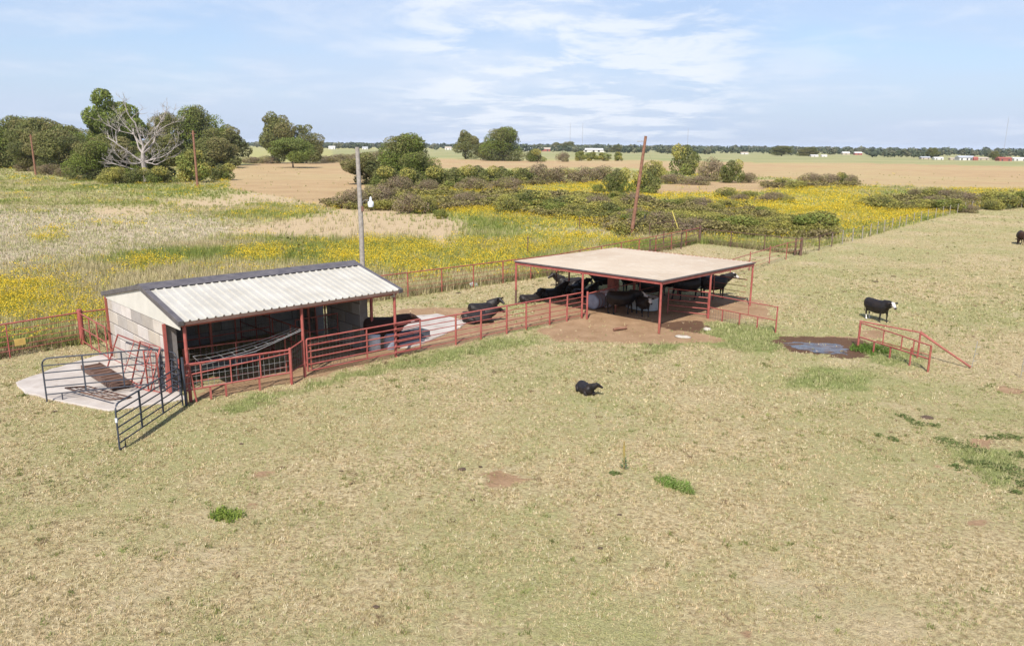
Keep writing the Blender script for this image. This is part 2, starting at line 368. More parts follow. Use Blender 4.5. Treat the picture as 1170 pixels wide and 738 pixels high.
    # weedy ground beyond the fences
    wcol = mixc(t, ramp(t, nl, [(0.4, 0), (0.62, 1)]), (0.31, 0.31, 0.11), (0.42, 0.36, 0.18))
    wcol = mixc(t, ramp(t, nm_, [(0.4, 0), (0.7, 1)]), wcol, (0.33, 0.31, 0.13))
    wcol = mixc(t, edge(zc_[1], 0.6), wcol, mixc(t, nm_, (0.40, 0.33, 0.21), (0.50, 0.42, 0.30)))
    wcol = mixc(t, mathn(t, 'MULTIPLY', edge(zc_[2], 0.4), 0.55), wcol, (0.40, 0.36, 0.09))
    wcol = mixc(t, edge(zc_[0], 0.55), wcol, mixc(t, nm_, (0.44, 0.32, 0.19), (0.52, 0.40, 0.25)))
    col = mixc(t, za[0], col, wcol)
    # far fields
    bcol = mixc(t, ramp(t, nl, [(0.35, 0), (0.65, 1)]), (0.37, 0.25, 0.135), (0.44, 0.31, 0.17))
    bcol = mixc(t, ramp(t, nxl, [(0.45, 0), (0.6, 0.6)]), bcol, (0.42, 0.33, 0.17))
    gcol = mixc(t, ramp(t, nxl, [(0.42, 0), (0.58, 1)]), (0.26, 0.265, 0.12), (0.33, 0.30, 0.15))
    col = mixc(t, zb[1], col, gcol); col = mixc(t, edge(za[1], 0.25), col, bcol)
    # bare red-brown earth and wet mud
    dcol = mixc(t, ramp(t, nm_, [(0.3, 0), (0.7, 1)]), (0.29, 0.18, 0.10), (0.43, 0.285, 0.17))
    dcol = mixc(t, ramp(t, nf, [(0.5, 0), (0.75, 0.5)]), dcol, (0.23, 0.13, 0.075))
    col = mixc(t, edge(za[2], 0.55), col, dcol)
    mudm = edge(zb[2], 0.35)
    col = mixc(t, mudm, col, mixc(t, nm_, (0.10, 0.055, 0.035), (0.17, 0.10, 0.06)))
    t.links.new(col, b.inputs['Base Color'])
    b.inputs['Roughness'].default_value = 0.95; b.inputs['Specular IOR Level'].default_value = 0.1
    bp = t.nodes.new('ShaderNodeBump'); bp.inputs['Strength'].default_value = 1.0; bp.inputs['Distance'].default_value = 0.09
    t.links.new(mathn(t, 'ADD', nf, mathn(t, 'MULTIPLY', nff, 0.5)), bp.inputs['Height']); t.links.new(bp.outputs[0], b.inputs['Normal'])
    tag(o, kind='structure')
build_ground()

# puddle: still muddy water in a shallow hollow
def puddle():
    outl = [(889, 390.5), (905, 390), (925, 390.5), (950, 391), (968, 394), (973, 399), (968, 406), (950, 404.5), (935, 403.5), (915, 399), (900, 395)]
    pts = [G(x, y) for x, y in outl]; mb = MB(); c = sum(pts, Vector()) / len(pts); ring = []
    for i in range(len(pts)):
        a, b = pts[i], pts[(i + 1) % len(pts)]
        for k in range(8):
            p = a.lerp(b, k / 8); q = 0.90 + 0.22 * mnoise.noise(p * 2.1) + 0.1 * mnoise.noise(p * 6); v = c + (p - c) * q; ring.append(Vector((v.x, v.y, -0.022)))
    mb.add([Vector((c.x, c.y, -0.022))] + ring, [(0, i + 1, (i + 1) % len(ring) + 1) for i in range(len(ring))])
    m, t, b = new_mat('muddy_water'); b.inputs['Base Color'].default_value = (0.12, 0.10, 0.10, 1); b.inputs['Specular IOR Level'].default_value = 1.0
    P = t.nodes.new('ShaderNodeNewGeometry').outputs['Position']
    r_ = ramp(t, noise(t, P, 2.2, 5, 0.6), [(0.42, 0.12), (0.6, 0.5)]); t.links.new(r_, b.inputs['Roughness'])
    t.links.new(mixc(t, ramp(t, noise(t, P, 1.6, 5, 0.6), [(0.46, 0), (0.6, 1)]), (0.07, 0.065, 0.07), (0.11, 0.07, 0.05)), b.inputs['Base Color'])
    bp = t.nodes.new('ShaderNodeBump'); bp.inputs['Strength'].default_value = 0.3; bp.inputs['Distance'].default_value = 0.03
    t.links.new(noise(t, P, 3.0, 4), bp.inputs['Height']); t.links.new(bp.outputs[0], b.inputs['Normal'])
    tag(mb.build('puddle_water', m), kind='structure')
puddle()
def slab(name, outl, zt, mat, th=0.16):
    pts = [G(*p) for p in outl]; mb = MB(); n = len(pts); top = []; ring = []
    for i in range(n):
        a, b = pts[i], pts[(i + 1) % n]
        for k in range(10):
            p = a.lerp(b, k / 10); o = 0.10 * Vector((mnoise.noise(p * 1.7), mnoise.noise(p * 1.7 + Vector((9, 9, 9))), 0)); ring.append(Vector((p.x, p.y, 0)) + o)
    m = len(ring); c = sum(ring, Vector()) / m
    vs = [Vector((p.x, p.y, zt - th)) for p in ring] + [Vector((p.x, p.y, zt - 0.02)) for p in ring] + [c + (p - c) * 0.99 + Vector((0, 0, zt)) - Vector((0, 0, c.z)) * 0 for p in ring] + [Vector((c.x, c.y, zt))]
    fs = []
    for q in (0, 1):
        for i in range(m): fs.append((q * m + i, q * m + (i + 1) % m, (q + 1) * m + (i + 1) % m, (q + 1) * m + i))
    for i in range(m): fs.append((2 * m + i, 2 * m + (i + 1) % m, 3 * m))
    mb.add(vs, fs); return tag(mb.build(name, mat), kind='structure')
slab('concrete_pad', [(17, 438), (60, 422), (107, 408), (128, 404), (150, 414), (196, 438), (212, 456), (165, 464), (125, 470), (75, 460), (30, 450)], 0.05, CONC)
slab('stock_pen_paving', [(452, 385), (470, 362), (500, 359), (535, 368), (522, 376), (480, 394), (458, 398)], 0.045, CONC)

# ------------------------------------------------------------------ block shed with white roof
BV = Vector((-0.7216, -0.6923, 0)); AV = Vector((-0.6923, 0.7216, 0)); ZV = Vector((0, 0, 1)); SO = Vector((-5.06, 32.1, 0))
def S(u, v, z=0.0): return SO + BV * u + AV * v + ZV * z
def block_mat():
    m, t, b = new_mat('cream_concrete_block'); tc = t.nodes.new('ShaderNodeTexCoord').outputs['Object']
    n_ = noise(t, tc, 1.6, 6, 0.6); at = t.nodes.new('ShaderNodeAttribute'); at.attribute_name = 'tint'
    col = mixc(t, 1.0, at.outputs['Color'], mixc(t, ramp(t, n_, [(0.35, 0), (0.7, 1)]), (1, 1, 1), (0.8, 0.78, 0.76)), 'MULTIPLY')
    mp = t.nodes.new('ShaderNodeMapping'); t.links.new(tc, mp.inputs[0]); mp.inputs['Scale'].default_value = (6, 6, 0.5)
    col = mixc(t, ramp(t, noise(t, mp.outputs[0], 1.5, 5, 0.6), [(0.52, 0), (0.75, 0.35)]), col, (0.33, 0.31, 0.33))
    t.links.new(col, b.inputs['Base Color']); b.inputs['Roughness'].default_value = 0.9
    bp = t.nodes.new('ShaderNodeBump'); bp.inputs['Strength'].default_value = 0.4; bp.inputs['Distance'].default_value = 0.02
    t.links.new(noise(t, tc, 14, 5), bp.inputs['Height']); t.links.new(bp.outputs[0], b.inputs['Normal']); return m
BLOCK = block_mat(); MORT = pbr('mortar_joint', (0.17, 0.145, 0.125), (0.2, 0.18, 0.17), 5, 0.9)
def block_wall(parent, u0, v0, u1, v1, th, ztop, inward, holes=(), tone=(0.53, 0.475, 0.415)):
    """courses of large blocks between two ground points; inward = direction of the thickness"""
    p0, p1 = S(u0, v0), S(u1, v1); L = (p1 - p0).length; d = (p1 - p0).normalized()
    mb = MB(); cols = []; nc = 5; ch = ztop / nc
    def put(x0, x1, z0, z1):
        if x1 - x0 < 0.06: return
        c = p0 + d * ((x0 + x1) / 2) + inward * (th / 2) + ZV * ((z0 + z1) / 2); k = len(mb.v)
        mb.box(c, (x1 - x0 - 0.05, th, z1 - z0 - 0.035), (d, inward, ZV), 0.018)
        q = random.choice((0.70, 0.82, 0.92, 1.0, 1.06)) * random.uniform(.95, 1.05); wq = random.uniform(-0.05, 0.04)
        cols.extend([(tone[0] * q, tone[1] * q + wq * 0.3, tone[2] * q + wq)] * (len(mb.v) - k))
    for r in range(nc):
        x = -0.6 if r % 2 else 0.0
        while x < L:
            a, b_ = max(x, 0), min(x + 1.2, L); x += 1.2; segs = [(a, b_)]
            for (h0, h1, hz1) in holes:
                if r * ch < hz1 - 0.05:
                    segs = [s2 for (q0, q1) in segs for s2 in ((q0, min(q1, h0)), (max(q0, h1), q1)) if s2[1] - s2[0] > 0.03]
            for q0, q1 in segs: put(q0, q1, r * ch, (r + 1) * ch)
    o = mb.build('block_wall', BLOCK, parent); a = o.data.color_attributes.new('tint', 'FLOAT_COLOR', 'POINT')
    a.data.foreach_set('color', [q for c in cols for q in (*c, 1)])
    core = MB(); xs = 0.0; cuts = sorted([(h0, h1, hz1) for h0, h1, hz1 in holes])
    for h0, h1, hz1 in cuts + [(L, L, 0)]:
        core.box(p0 + d * ((xs + h0) / 2) + inward * (th / 2) + ZV * (ztop / 2), (h0 - xs - 0.03, th - 0.03, ztop - 0.02), (d, inward, ZV)); xs = h1
        if hz1: core.box(p0 + d * ((h0 + h1) / 2) + inward * (th / 2) + ZV * ((ztop + hz1) / 2), (h1 - h0, th - 0.03, ztop - hz1 - 0.02), (d, inward, ZV))
    core.build('mortar', MORT, o)
    return o
shed = thing('stock_shed', 'open-fronted cream block shed with white ribbed roof, dark grey ridge and red posts', 'shed', S(4.45, 4), math.atan2(-BV.y, -BV.x))
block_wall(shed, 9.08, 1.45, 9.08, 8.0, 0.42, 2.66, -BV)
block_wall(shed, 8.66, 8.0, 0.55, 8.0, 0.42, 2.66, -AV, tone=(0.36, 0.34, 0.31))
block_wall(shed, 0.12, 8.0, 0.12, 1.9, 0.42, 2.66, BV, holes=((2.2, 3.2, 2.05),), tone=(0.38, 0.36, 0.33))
def roof_plane(v0, z0, v1, z1, u0, u1, rib=0.305, hgt=0.05, th=0.02):
    """ribbed sheet metal: raised trapezoid ribs running down the slope"""
    mb = MB(); prof = []; u = u0
    while u < u1 - 1e-6:
        for du, dz in ((0, 0), (0.12, 0), (0.145, hgt), (0.19, hgt), (0.215, 0)):
            if u + du <= u1: prof.append((u + du, dz))
        u += rib
    prof.append((u1, 0)); n = len(prof)
    top = [S(a, v0, z0 + dz) for a, dz in prof] + [S(a, v1, z1 + dz) for a, dz in prof]
    bot = [p - ZV * th for p in top]
    fs = [(i, i + n, i + n + 1, i + 1) for i in range(n - 1)] + [(2 * n + i + 1, 2 * n + i + n + 1, 2 * n + i + n, 2 * n + i) for i in range(n - 1)]
    fs += [(i, i + 1, 2 * n + i + 1, 2 * n + i) for i in range(n - 1)] + [(n + i + 1, n + i, 3 * n + i, 3 * n + i + 1) for i in range(n - 1)]
    fs += [(0, 2 * n, 3 * n, n), (n - 1, 2 * n - 1, 4 * n - 1, 3 * n - 1)]
    return mb.add(top + bot, fs)
ZF, ZR, ZB = 2.98, 3.76, 2.80; VR = 3.5; VF, VBk = -0.22, 8.35; UL, UR = 9.15, -0.25
def zroof(v): return ZF + (ZR - ZF) * (v - VF) / (VR - VF) if v < VR else ZR + (ZB - ZR) * (v - VR) / (VBk - VR)
fr = roof_plane(VF, ZF, VR, ZR, UR, UL).build('roof_sheet', ROOFW, shed); fr['label'] = 'front roof slope of white ribbed metal'
roof_plane(VR, ZR, VBk, ZB, UR, UL).build('roof_sheet', ROOFW, shed)
mb = MB()   # ridge cap: two folded wings
for va, vb in ((VR - 0.62, VR), (VR, VR + 0.4)):
    za, zb_ = zroof(va) + 0.045, zroof(vb) + 0.045
    if va < VR: za, zb_ = zroof(va) + 0.07, ZR + 0.08
    else: za, zb_ = ZR + 0.08, zroof(vb) + 0.07
    p = [S(UR - 0.02, va, za), S(UL + 0.02, va, za), S(UL + 0.02, vb, zb_), S(UR - 0.02, vb, zb_)]
    mb.add(p + [q - ZV * 0.012 for q in p], [(0, 1, 2, 3), (7, 6, 5, 4), (0, 4, 5, 1), (1, 5, 6, 2), (2, 6, 7, 3), (3, 7, 4, 0)])
mb.build('ridge_cap', TRIM, shed)
for uu, sgn in ((UL, 1), (UR, -1)):   # rake trim on both gable edges
    mb = MB()
    for va, vb in ((VF - 0.03, VR), (VR, VBk + 0.03)):
        a, b = S(uu - sgn * 0.07, va, zroof(va) - 0.045), S(uu - sgn * 0.07, vb, zroof(vb) - 0.045)
        d = (b - a).normalized(); upn = BV.cross(d).normalized(); upn = upn if upn.z > 0 else -upn
        mb.box((a + b) / 2, ((b - a).length, 0.20, 0.19), (d, BV, upn), 0.01)
    mb.build('rake_trim', TRIM, shed)
for uu in (9.10, 0.1):              # white metal gable infill above the blocks
    mb = MB(); q = [S(uu, VF + 0.1, zroof(VF + .1) - .16), S(uu, VF + 0.1, 2.68), S(uu, VBk - 0.1, 2.60), S(uu, VBk - 0.1, zroof(VBk - .1) - .10), S(uu, VR, ZR - .15)]
    q2 = [p - BV * 0.03 for p in q]; mb.add(q + q2, [(0, 1, 2, 3, 4), (9, 8, 7, 6, 5)] + [(i, (i + 1) % 5, 5 + (i + 1) % 5, 5 + i) for i in range(5)])
    mb.build('gable_panel', GABLE, shed)
mb = MB(); mb.box(S((UL + UR) / 2, VF + 0.02, ZF - 0.07), (UL - UR - 0.2, 0.03, 0.12), (BV, AV, ZV)); mb.build('eave_trim', pbr('brown_eave', (0.13, 0.075, 0.06), (0.17, 0.1, 0.08), 3, 0.5), shed)
for u in (0.0, 4.385, 8.9):
    MB().tube([S(u, 0, 0), S(u, 0, 2.82)], 0.062, 10).build('post', RED, shed)
for u, v in ((9.12, 1.36), (0.06, 1.72), (0.1, 8.06), (9.1, 8.06)):
    MB().box(S(u, v, 1.32), (0.10, 0.10, 2.64), (BV, AV, ZV)).build('post', REDD if v > 2 else RED, shed)
MB().tube([S(-0.1, 0, 2.80), S(9.02, 0, 2.80)], 0.052, 10).build('front_beam', RED, shed)
for k, v in enumerate((1.6, 3.4, 5.4, 7.4)):
    MB().box(S(4.45, v, zroof(v) - 0.14), (9.0, 0.07, 0.12), (BV, AV, ZV)).build('purlin', REDD, shed)
for u in (2.2, 6.6):
    MB().tube([S(u, 3.5, 0), S(u, 3.5, 3.5)], 0.06, 10).build('inner_post', REDD, shed)
mb = MB()   # red door frame in the right-hand wall
for v in (4.84, 5.76): mb.tube([S(0.60, v, 0), S(0.60, v, 2.05)], 0.04, 8)
mb.tube([S(0.60, 4.84, 2.03), S(0.60, 5.76, 2.03)], 0.04, 8); mb.build('door_frame', REDD, shed)

# ------------------------------------------------------------------ fence and gate builders
def wire_mesh_mb(p0, p1, z0, z1, cell=0.15, r=0.006):
    mb = MB(); p0, p1 = Vector(p0), Vector(p1); L = (p1 - p0).length; n = max(1, int(L / cell)); m = max(1, int(round((z1 - z0) / cell)))
    for i in range(n + 1):
        p = p0.lerp(p1, i / n); mb.tube([p + ZV * z0, p + ZV * z1], r, 4, False)
    for j in range(m + 1):
        z = z0 + (z1 - z0) * j / m; mb.tube([p0 + ZV * z, p1 + ZV * z], r, 4, False)
    return mb
def fence(name, label, pts, posts, rails, mat, pr=0.05, rr=0.028, topr=None, h=1.35, wires=(), wmat=WIRE, mesh=None, group=None, over=0.02, sag=0.0):
    """pts: ground points of the run; posts: ground points of the posts; rails: heights; wires: thin lines"""
    pts = [Vector((p[0], p[1], 0)) for p in pts]; c = sum(pts, Vector()) / len(pts)
    t = thing(name, label, 'fence', c, 0, group)
    for q in posts:
        hh = q[2] if len(q) > 2 and q[2] else h
        jx, jy = random.uniform(-.015, .015), random.uniform(-.015, .015)
        MB().tube([Vector((q[0], q[1], -0.1)), Vector((q[0] + jx, q[1] + jy, hh + over))], pr * .8, 8).build('post', mat, t)
    for k, z in enumerate(rails):
        r = (topr or rr) if k == len(rails) - 1 else rr; line = []
        for i in range(len(pts) - 1):
            L = (pts[i + 1] - pts[i]).length; n = max(1, int(L / 2.2))
            for j in range(n): line.append(pts[i].lerp(pts[i + 1], j / n) + ZV * (z + random.uniform(-1, 1) * sag))
        line.append(pts[-1] + ZV * z); MB().tube(line, r * .8, 7).build('rail', mat, t)
    for z in wires:
        mb = MB(); 
        for i in range(len(pts) - 1):
            n = 6; line = [pts[i].lerp(pts[i + 1], j / n) + ZV * (z + 0.012 * math.sin(j * 2.1 + z * 9)) for j in range(n + 1)]; mb.tube(line, 0.009, 4, False)
        mb.build('wire', wmat, t)
    if mesh:
        for i in range(len(pts) - 1): wire_mesh_mb(pts[i], pts[i + 1], mesh[0], mesh[1], mesh[2]).build('wire_mesh', mesh[3], t)
    return t
def along(a, b, n, inc=True):
    a, b = Vector(a), Vector(b); return [a.lerp(b, i / (n - 1)) for i in range(n)]
def gate(name, label, a, b, z0, z1, nr, mat, nv=2, r=0.024, round_top=0.18, feet=0.0, cat='gate', lean=0.0, group=None):
    """tube gate between ground points a and b"""
    a = Vector((a[0], a[1], 0)); b = Vector((b[0], b[1], 0)); d = (b - a).normalized(); L = (b - a).length; nrm = d.cross(ZV)
    t = thing(name, label, cat, (a + b) / 2, math.atan2(d.y, d.x), group)
    def P(x, z): return a + d * x + ZV * z + nrm * (lean * (z - z0))
    rt = round_top; fr_ = [P(0, z0 - feet), P(0, z1 - rt)]
    for k in range(1, 5): ang = k * math.pi / 8; fr_.append(P(rt * (1 - math.cos(ang)), z1 - rt + rt * math.sin(ang)))
    e = [P(L - rt * (1 - math.cos(k * math.pi / 8)), z1 - rt + rt * math.sin(k * math.pi / 8)) for k in range(4, 0, -1)]
    MB().tube(fr_ + e + [P(L, z1 - rt), P(L, z0 - feet)], r, 8).build('frame', mat, t)
    for i in range(nr):
        z = z0 + (z1 - z0) * i / nr; MB().tube([P(0, z), P(L, z)], r * 0.82, 7).build('rail', mat, t)
    for i in range(nv):
        x = L * (i + 1) / (nv + 1); MB().box(P(x, (z0 + z1) / 2 + 0.0), (0.05, 0.045, z1 - z0), (d, nrm, ZV)).build('upright', mat, t)
    return t
def gp(x, y): v = G(x, y); return (v.x, v.y)
# front pen fence, shed to canopy: runs in one line with the shed's front posts
MLf = Vector((3.76, 40.14, 0)); shR = S(0, 0); fdir = (MLf - shR).normalized()
fpts = [shR - fdir * -1.1, MLf]
fx = [gp(516.8, 392), gp(545, 386), gp(572.6, 379.5), gp(595, 375), gp(621.8, 369.5), gp(643.6, 366)]
def onl(p): p = Vector((p[0], p[1], 0)); return shR + fdir * ((p - shR) @ fdir)
fence('pen_fence', 'red pipe fence running from the shed corner to the open canopy', [shR + fdir * 0.1, MLf], [onl(p)[:2] for p in fx], (0.15, 0.40, 0.65, 0.90, 1.15, 1.40), RED, 0.058, 0.024, 0.046, 1.42)
# six-rail gate across the right half of the shed front
gl = S(4.28, -0.06); gr = S(-1.25, -0.12)
t = gate('six_rail_gate', 'long red six-rail pipe gate across the right half of the shed front', gl, gr, 0.22, 1.52, 5, RED, 1, 0.033, 0.05, 0.0)
wire_mesh_mb(S(4.2, -0.0), S(2.1, -0.0), 0.25, 1.48, 0.16, 0.007).build('wire_mesh', WIRE, t)
# left half of the shed front: welded-wire panel with short legs, and a bent wire panel
f1, f2 = gp(333.5, 439), (S(9.1, -0.12).x, S(9.1, -0.12).y)
a0 = Vector((*f2, 0)); a1 = Vector((*f1, 0)); dd = (a1 - a0).normalized()
t = thing('wire_feeder_fence', 'red framed feeder fence with square wire mesh bulging out before the shed left bay', 'fence', (a0 + a1) / 2, math.atan2(dd.y, dd.x))
for k, (s_0, s_1, rr) in enumerate(((0.48, 0.48, 0.03), (1.02, 1.25, 0.026), (1.42, 1.38, 0.034))):
    MB().tube([a0 + ZV * s_0, a1 + ZV * s_1], rr, 8).build('rail', RED, t)
MB().tube([a1, a1 + ZV * 1.45], 0.058, 10).build('post', RED, t); MB().tube([a0, a0 + ZV * 1.5], 0.05, 10).build('post', RED, t)
for q in (0.22, 0.36, 0.68): MB().box(a0.lerp(a1, q) + ZV * (0.22 if q != 0.36 else 0.24), (0.06, 0.05, 0.46), (dd, dd.cross(ZV), ZV)).build('leg', RED, t)
for q in (0.15, 0.42, 0.70): MB().tube([a0.lerp(a1, q) + ZV * 0.48, a0.lerp(a1, q) + ZV * 1.38], 0.026, 8).build('upright', RED, t)
MB().tube([a0.lerp(a1, .09) + ZV * 0.0, a0.lerp(a1, .05) + ZV * 1.35], 0.035, 8).build('upright', RED, t)
wire_mesh_mb(a0 + dd.cross(ZV) * -0.03, a1 + dd.cross(ZV) * -0.03, 0.5, 1.38, 0.2, 0.0075).build('wire_mesh', GALV, t)
m4 = S(4.385, 0); MB().tube([a1 + ZV * 1.40, m4 + ZV * 1.50], 0.03, 8).build('rail', RED, t); MB().tube([a1 + ZV * 0.5, m4 + ZV * 0.55], 0.03, 8).build('rail', RED, t)
wire_mesh_mb(a1, m4, 0.55, 1.4, 0.17, 0.008).build('wire_mesh', WIRE, t)
t = thing('bent_wire_panel', 'pale bent cattle panel sagging in an arc over the feeder fence', 'wire panel', S(6.5, 0.5), 0)
mb = MB(); n = 9
for j in (0, 2, 4):
    line = []
    for i in range(n + 1):
        q = i / n; z = 1.30 + 0.62 * q ** 2.2; line.append(S(8.4 - 4.0 * q, 0.1 + 0.17 * j + 0.1 * math.sin(q * 3), z + 0.05 * j * (1 - q) - 0.02 * j))
    mb.tube(line, 0.013, 5, False)
    if j == 0: l0 = line
for i in range(0, n + 1):
    q = i / n; z = 1.30 + 0.62 * q ** 2.2
    mb.tube([S(8.4 - 4.0 * q, 0.1 + 0.17 * j + 0.1 * math.sin(q * 3), z + 0.05 * j * (1 - q) - 0.02 * j) for j in range(5)], 0.011, 5, False)
mb.build('wire_mesh', GALV, t)
MB().tube([S(8.4, -0.02, 1.27), S(6.4, -0.02, 1.40), S(4.45, -0.02, 1.9)], 0.014, 6).build('edge_rod', GALV, t)
# pens inside the shed
def pen(label, u0, v0, u1, v1, z1, cell=0.2, z0=0.2, mat=REDD):
    a, b = S(u0, v0), S(u1, v1); d = (b - a).normalized(); t = thing('mesh_divider', label, 'divider', (a + b) / 2, math.atan2(d.y, d.x))
    for z in (z0, (z0 + z1) / 2, z1): MB().tube([a + ZV * z, b + ZV * z], 0.028, 7).build('rail', mat, t)
    n = max(2, int((b - a).length / 1.5))
    for i in range(n + 1): MB().tube([a.lerp(b, i / n), a.lerp(b, i / n) + ZV * (z1 + 0.02)], 0.03, 7).build('upright', mat, t)
    wire_mesh_mb(a, b, z0, z1, cell, 0.006).build('wire_mesh', WIRE, t)
pen('tall red mesh panel along the back of the shed inside', 8.3, 4.4, 3.6, 4.4, 2.05)
pen('red mesh divider running front to back inside the shed', 3.7, 0.7, 3.7, 7.2, 1.6)
pen('low red mesh panel just behind the feeder fence in the shed', 8.4, 1.7, 4.6, 1.1, 1.5)
pen('short dark red pen panel by the right wall of the shed', 0.8, 3.4, 2.9, 3.4, 1.5)
MB().tube([S(8.4, 1.0, 1.55), S(3.9, 3.2, 1.75)], 0.035, 8)
t = thing('feed_bunk', 'long dark feed trough on legs standing inside the shed left bay', 'feed trough', S(6.6, 2.6), math.atan2(-BV.y, -BV.x))
mb = MB(); prof = [(-.3, .62), (-.22, .30), (.22, .30), (.3, .62), (.27, .62), (.19, .34), (-.19, .34), (-.27, .62)]
vs = [S(u, 2.6 + a, b) for u in (5.0, 8.2) for a, b in prof]; mb.add(vs, [(i, (i + 1) % 8, 8 + (i + 1) % 8, 8 + i) for i in range(8)] + [(7, 6, 5, 4, 3, 2, 1, 0), tuple(range(8, 16))]); mb.build('trough', MATBLK, t)
for u in (5.3, 7.9):
    for q in (-.18, .18): MB().tube([S(u, 2.6 + q, 0), S(u, 2.6 + q, 0.31)], 0.03, 6).build('leg', REDD, t)

# dark tube gates on the concrete pad
g1 = gate('wing_gate', 'dark grey six-bar tube gate standing along the back of the concrete pad', gp(54, 460), gp(186, 446), 0.30, 1.62, 5, DGREY, 2, 0.028, 0.22, 0.26)
for ch in list(g1.children)[-2:]: pass
for q in (0.13,):
    a = Vector((*gp(54, 460), 0)).lerp(Vector((*gp(186, 446), 0)), q); MB().tube([a + ZV * 0.02, a + ZV * 0.32], 0.024, 6).build('foot', DGREY, g1)
a, b = Vector((*gp(137, 514), 0)), Vector((*gp(209, 464), 0))
g2 = gate('wing_gate', 'dark grey six-bar tube gate angled out onto the grass nearest the camera', a, b, 0.22, 1.44, 5, DGREY, 2, 0.028, 0.22, 0.2)
d = (b - a).normalized()
MB().tube([a + ZV * 0.02, a + d * 0.12 + ZV * 0.0, a + d * 0.32 + ZV * 0.02, a + d * 0.32 + ZV * 0.25], 0.026, 7).build('foot', DGREY, g2)
MB().box(a + ZV * 0.95, (0.06, 0.06, 0.14), (d, d.cross(ZV), ZV)).build('latch_tape', WHITE, g2)
t = thing('gate_post', 'dark grey double gate post beside the shed front left red post', 'gate post', (b.x + .12, b.y + .05, 0))
MB().tube([b + Vector((.1, .05, 0)), b + Vector((.1, .05, 1.75))], 0.045, 9).build('post', DGREY, t)
MB().tube([b + Vector((-.02, .3, 0)), b + Vector((-.02, .3, 1.7))], 0.035, 9).build('post', DGREY, t)
for z in (0.4, 1.0, 1.6): MB().tube([b + Vector((.1, .05, z)), b + Vector((-.02, .3, z))], 0.018, 6).build('hinge', DGREY, t)
a2_ = Vector((*gp(186, 446), 0))
gate('wing_gate', 'short dark grey gate section with rounded top against the shed corner', a2_ + Vector((.05, 0, 0)), Vector((*gp(206, 452), 0)), 0.25, 1.6, 5, DGREY, 1, 0.024, 0.2, 0.2)
# leaning red panels and a rusty ramp at the end wall
def leaning(label, a, b, h, tilt, mat=RED, nr=3, nv=3):
    a = Vector((*a, 0.06)); b = Vector((*b, 0.06)); d = (b - a).normalized(); nrm = d.cross(ZV); upv = (ZV * math.cos(tilt) + nrm * math.sin(tilt) + d * 0.12).normalized(); L = (b - a).length
    t = thing('loose_panel', label, 'fence panel', (a + b) / 2 - ZV * .06, math.atan2(d.y, d.x))
    P = lambda x, z: a + d * x + upv * z
    MB().tube([P(0, 0), P(0, h), P(L, h), P(L, 0), P(0, 0)], 0.034, 8).build('frame', mat, t)
    for i in range(nr): MB().tube([P(0, h * (i + 1) / (nr + 1)), P(L, h * (i + 1) / (nr + 1))], 0.016, 6).build('rail', mat, t)
    for i in range(nv): MB().tube([P(L * (i + 1) / (nv + 1), 0), P(L * (i + 1) / (nv + 1), h)], 0.018, 6).build('upright', mat, t)
leaning('red pipe panel leaning at a slant against the cream end wall', gp(122, 424), gp(160, 442), 1.5, -0.35, nr=2, nv=1)
leaning('red pipe panel propped on edge between the ramp and the red corner post', gp(150, 441), gp(172, 449), 1.7, -0.25, nr=1, nv=1)
leaning('small red panel standing askew closest to the shed front corner', gp(170, 447), gp(184, 450), 1.6, 0.12, nr=2, nv=1)
leaning('low dark rusted panel lying half flat on the concrete pad', gp(100, 443), gp(150, 456), 0.9, 1.35, RUST, 2, 3)
t = thing('loading_ramp', 'rusty cleated loading ramp lying on the concrete pad by the end wall', 'ramp', G(118, 434), 0)
ra, rb = G(104, 424), G(140, 447); d = (rb - ra).normalized(); n_ = ZV.cross(d)
MB().box((ra + rb) / 2 + ZV * 0.25, ((rb - ra).length, 0.62, 0.05), (d, n_, ZV)).build('deck', RUST, t)
mb = MB()
for i in range(9): mb.box(ra.lerp(rb, (i + .5) / 9) + ZV * 0.30, (0.05, 0.6, 0.04), (d, n_, ZV))
mb.build('cleats', RUST, t)
for sg in (-1, 1): MB().box((ra + rb) / 2 + n_ * (sg * 0.33) + ZV * 0.22, ((rb - ra).length, 0.04, 0.2), (d, n_, ZV)).build('side_rail', RUST, t)
for q in (.05, .95): MB().box(ra.lerp(rb, q) + ZV * 0.13, (0.06, 0.6, 0.2), (d, n_, ZV)).build('foot', RUST, t)
t = thing('head_gate', 'dark and red squeeze gate bundle standing at the shed front left corner', 'head gate', G(192, 449), 0)
hg = G(190, 450)
for k, (dx, dy, h_) in enumerate(((0, 0, 1.3), (.18, .12, 1.4), (.42, .05, 1.25), (.6, .2, 1.3))):
    MB().tube([hg + Vector((dx - .2, dy, 0.05)), hg + Vector((dx - .12, dy, h_))], 0.032, 8).build('upright', RED if k % 2 else DGREY, t)
for z in (0.3, 0.62, 1.2): MB().tube([hg + Vector((-.25, 0, z)), hg + Vector((.5, .2, z + .04))], 0.02, 7).build('rail', DGREY, t)
mb = MB(); ring = [hg + Vector((-.15 + .22 * math.cos(q), .3, .78 + .22 * math.sin(q))) for q in np.linspace(0, 2 * math.pi, 17)]; mb.tube(ring, 0.03, 7); mb.build('yoke', DGREY, t)

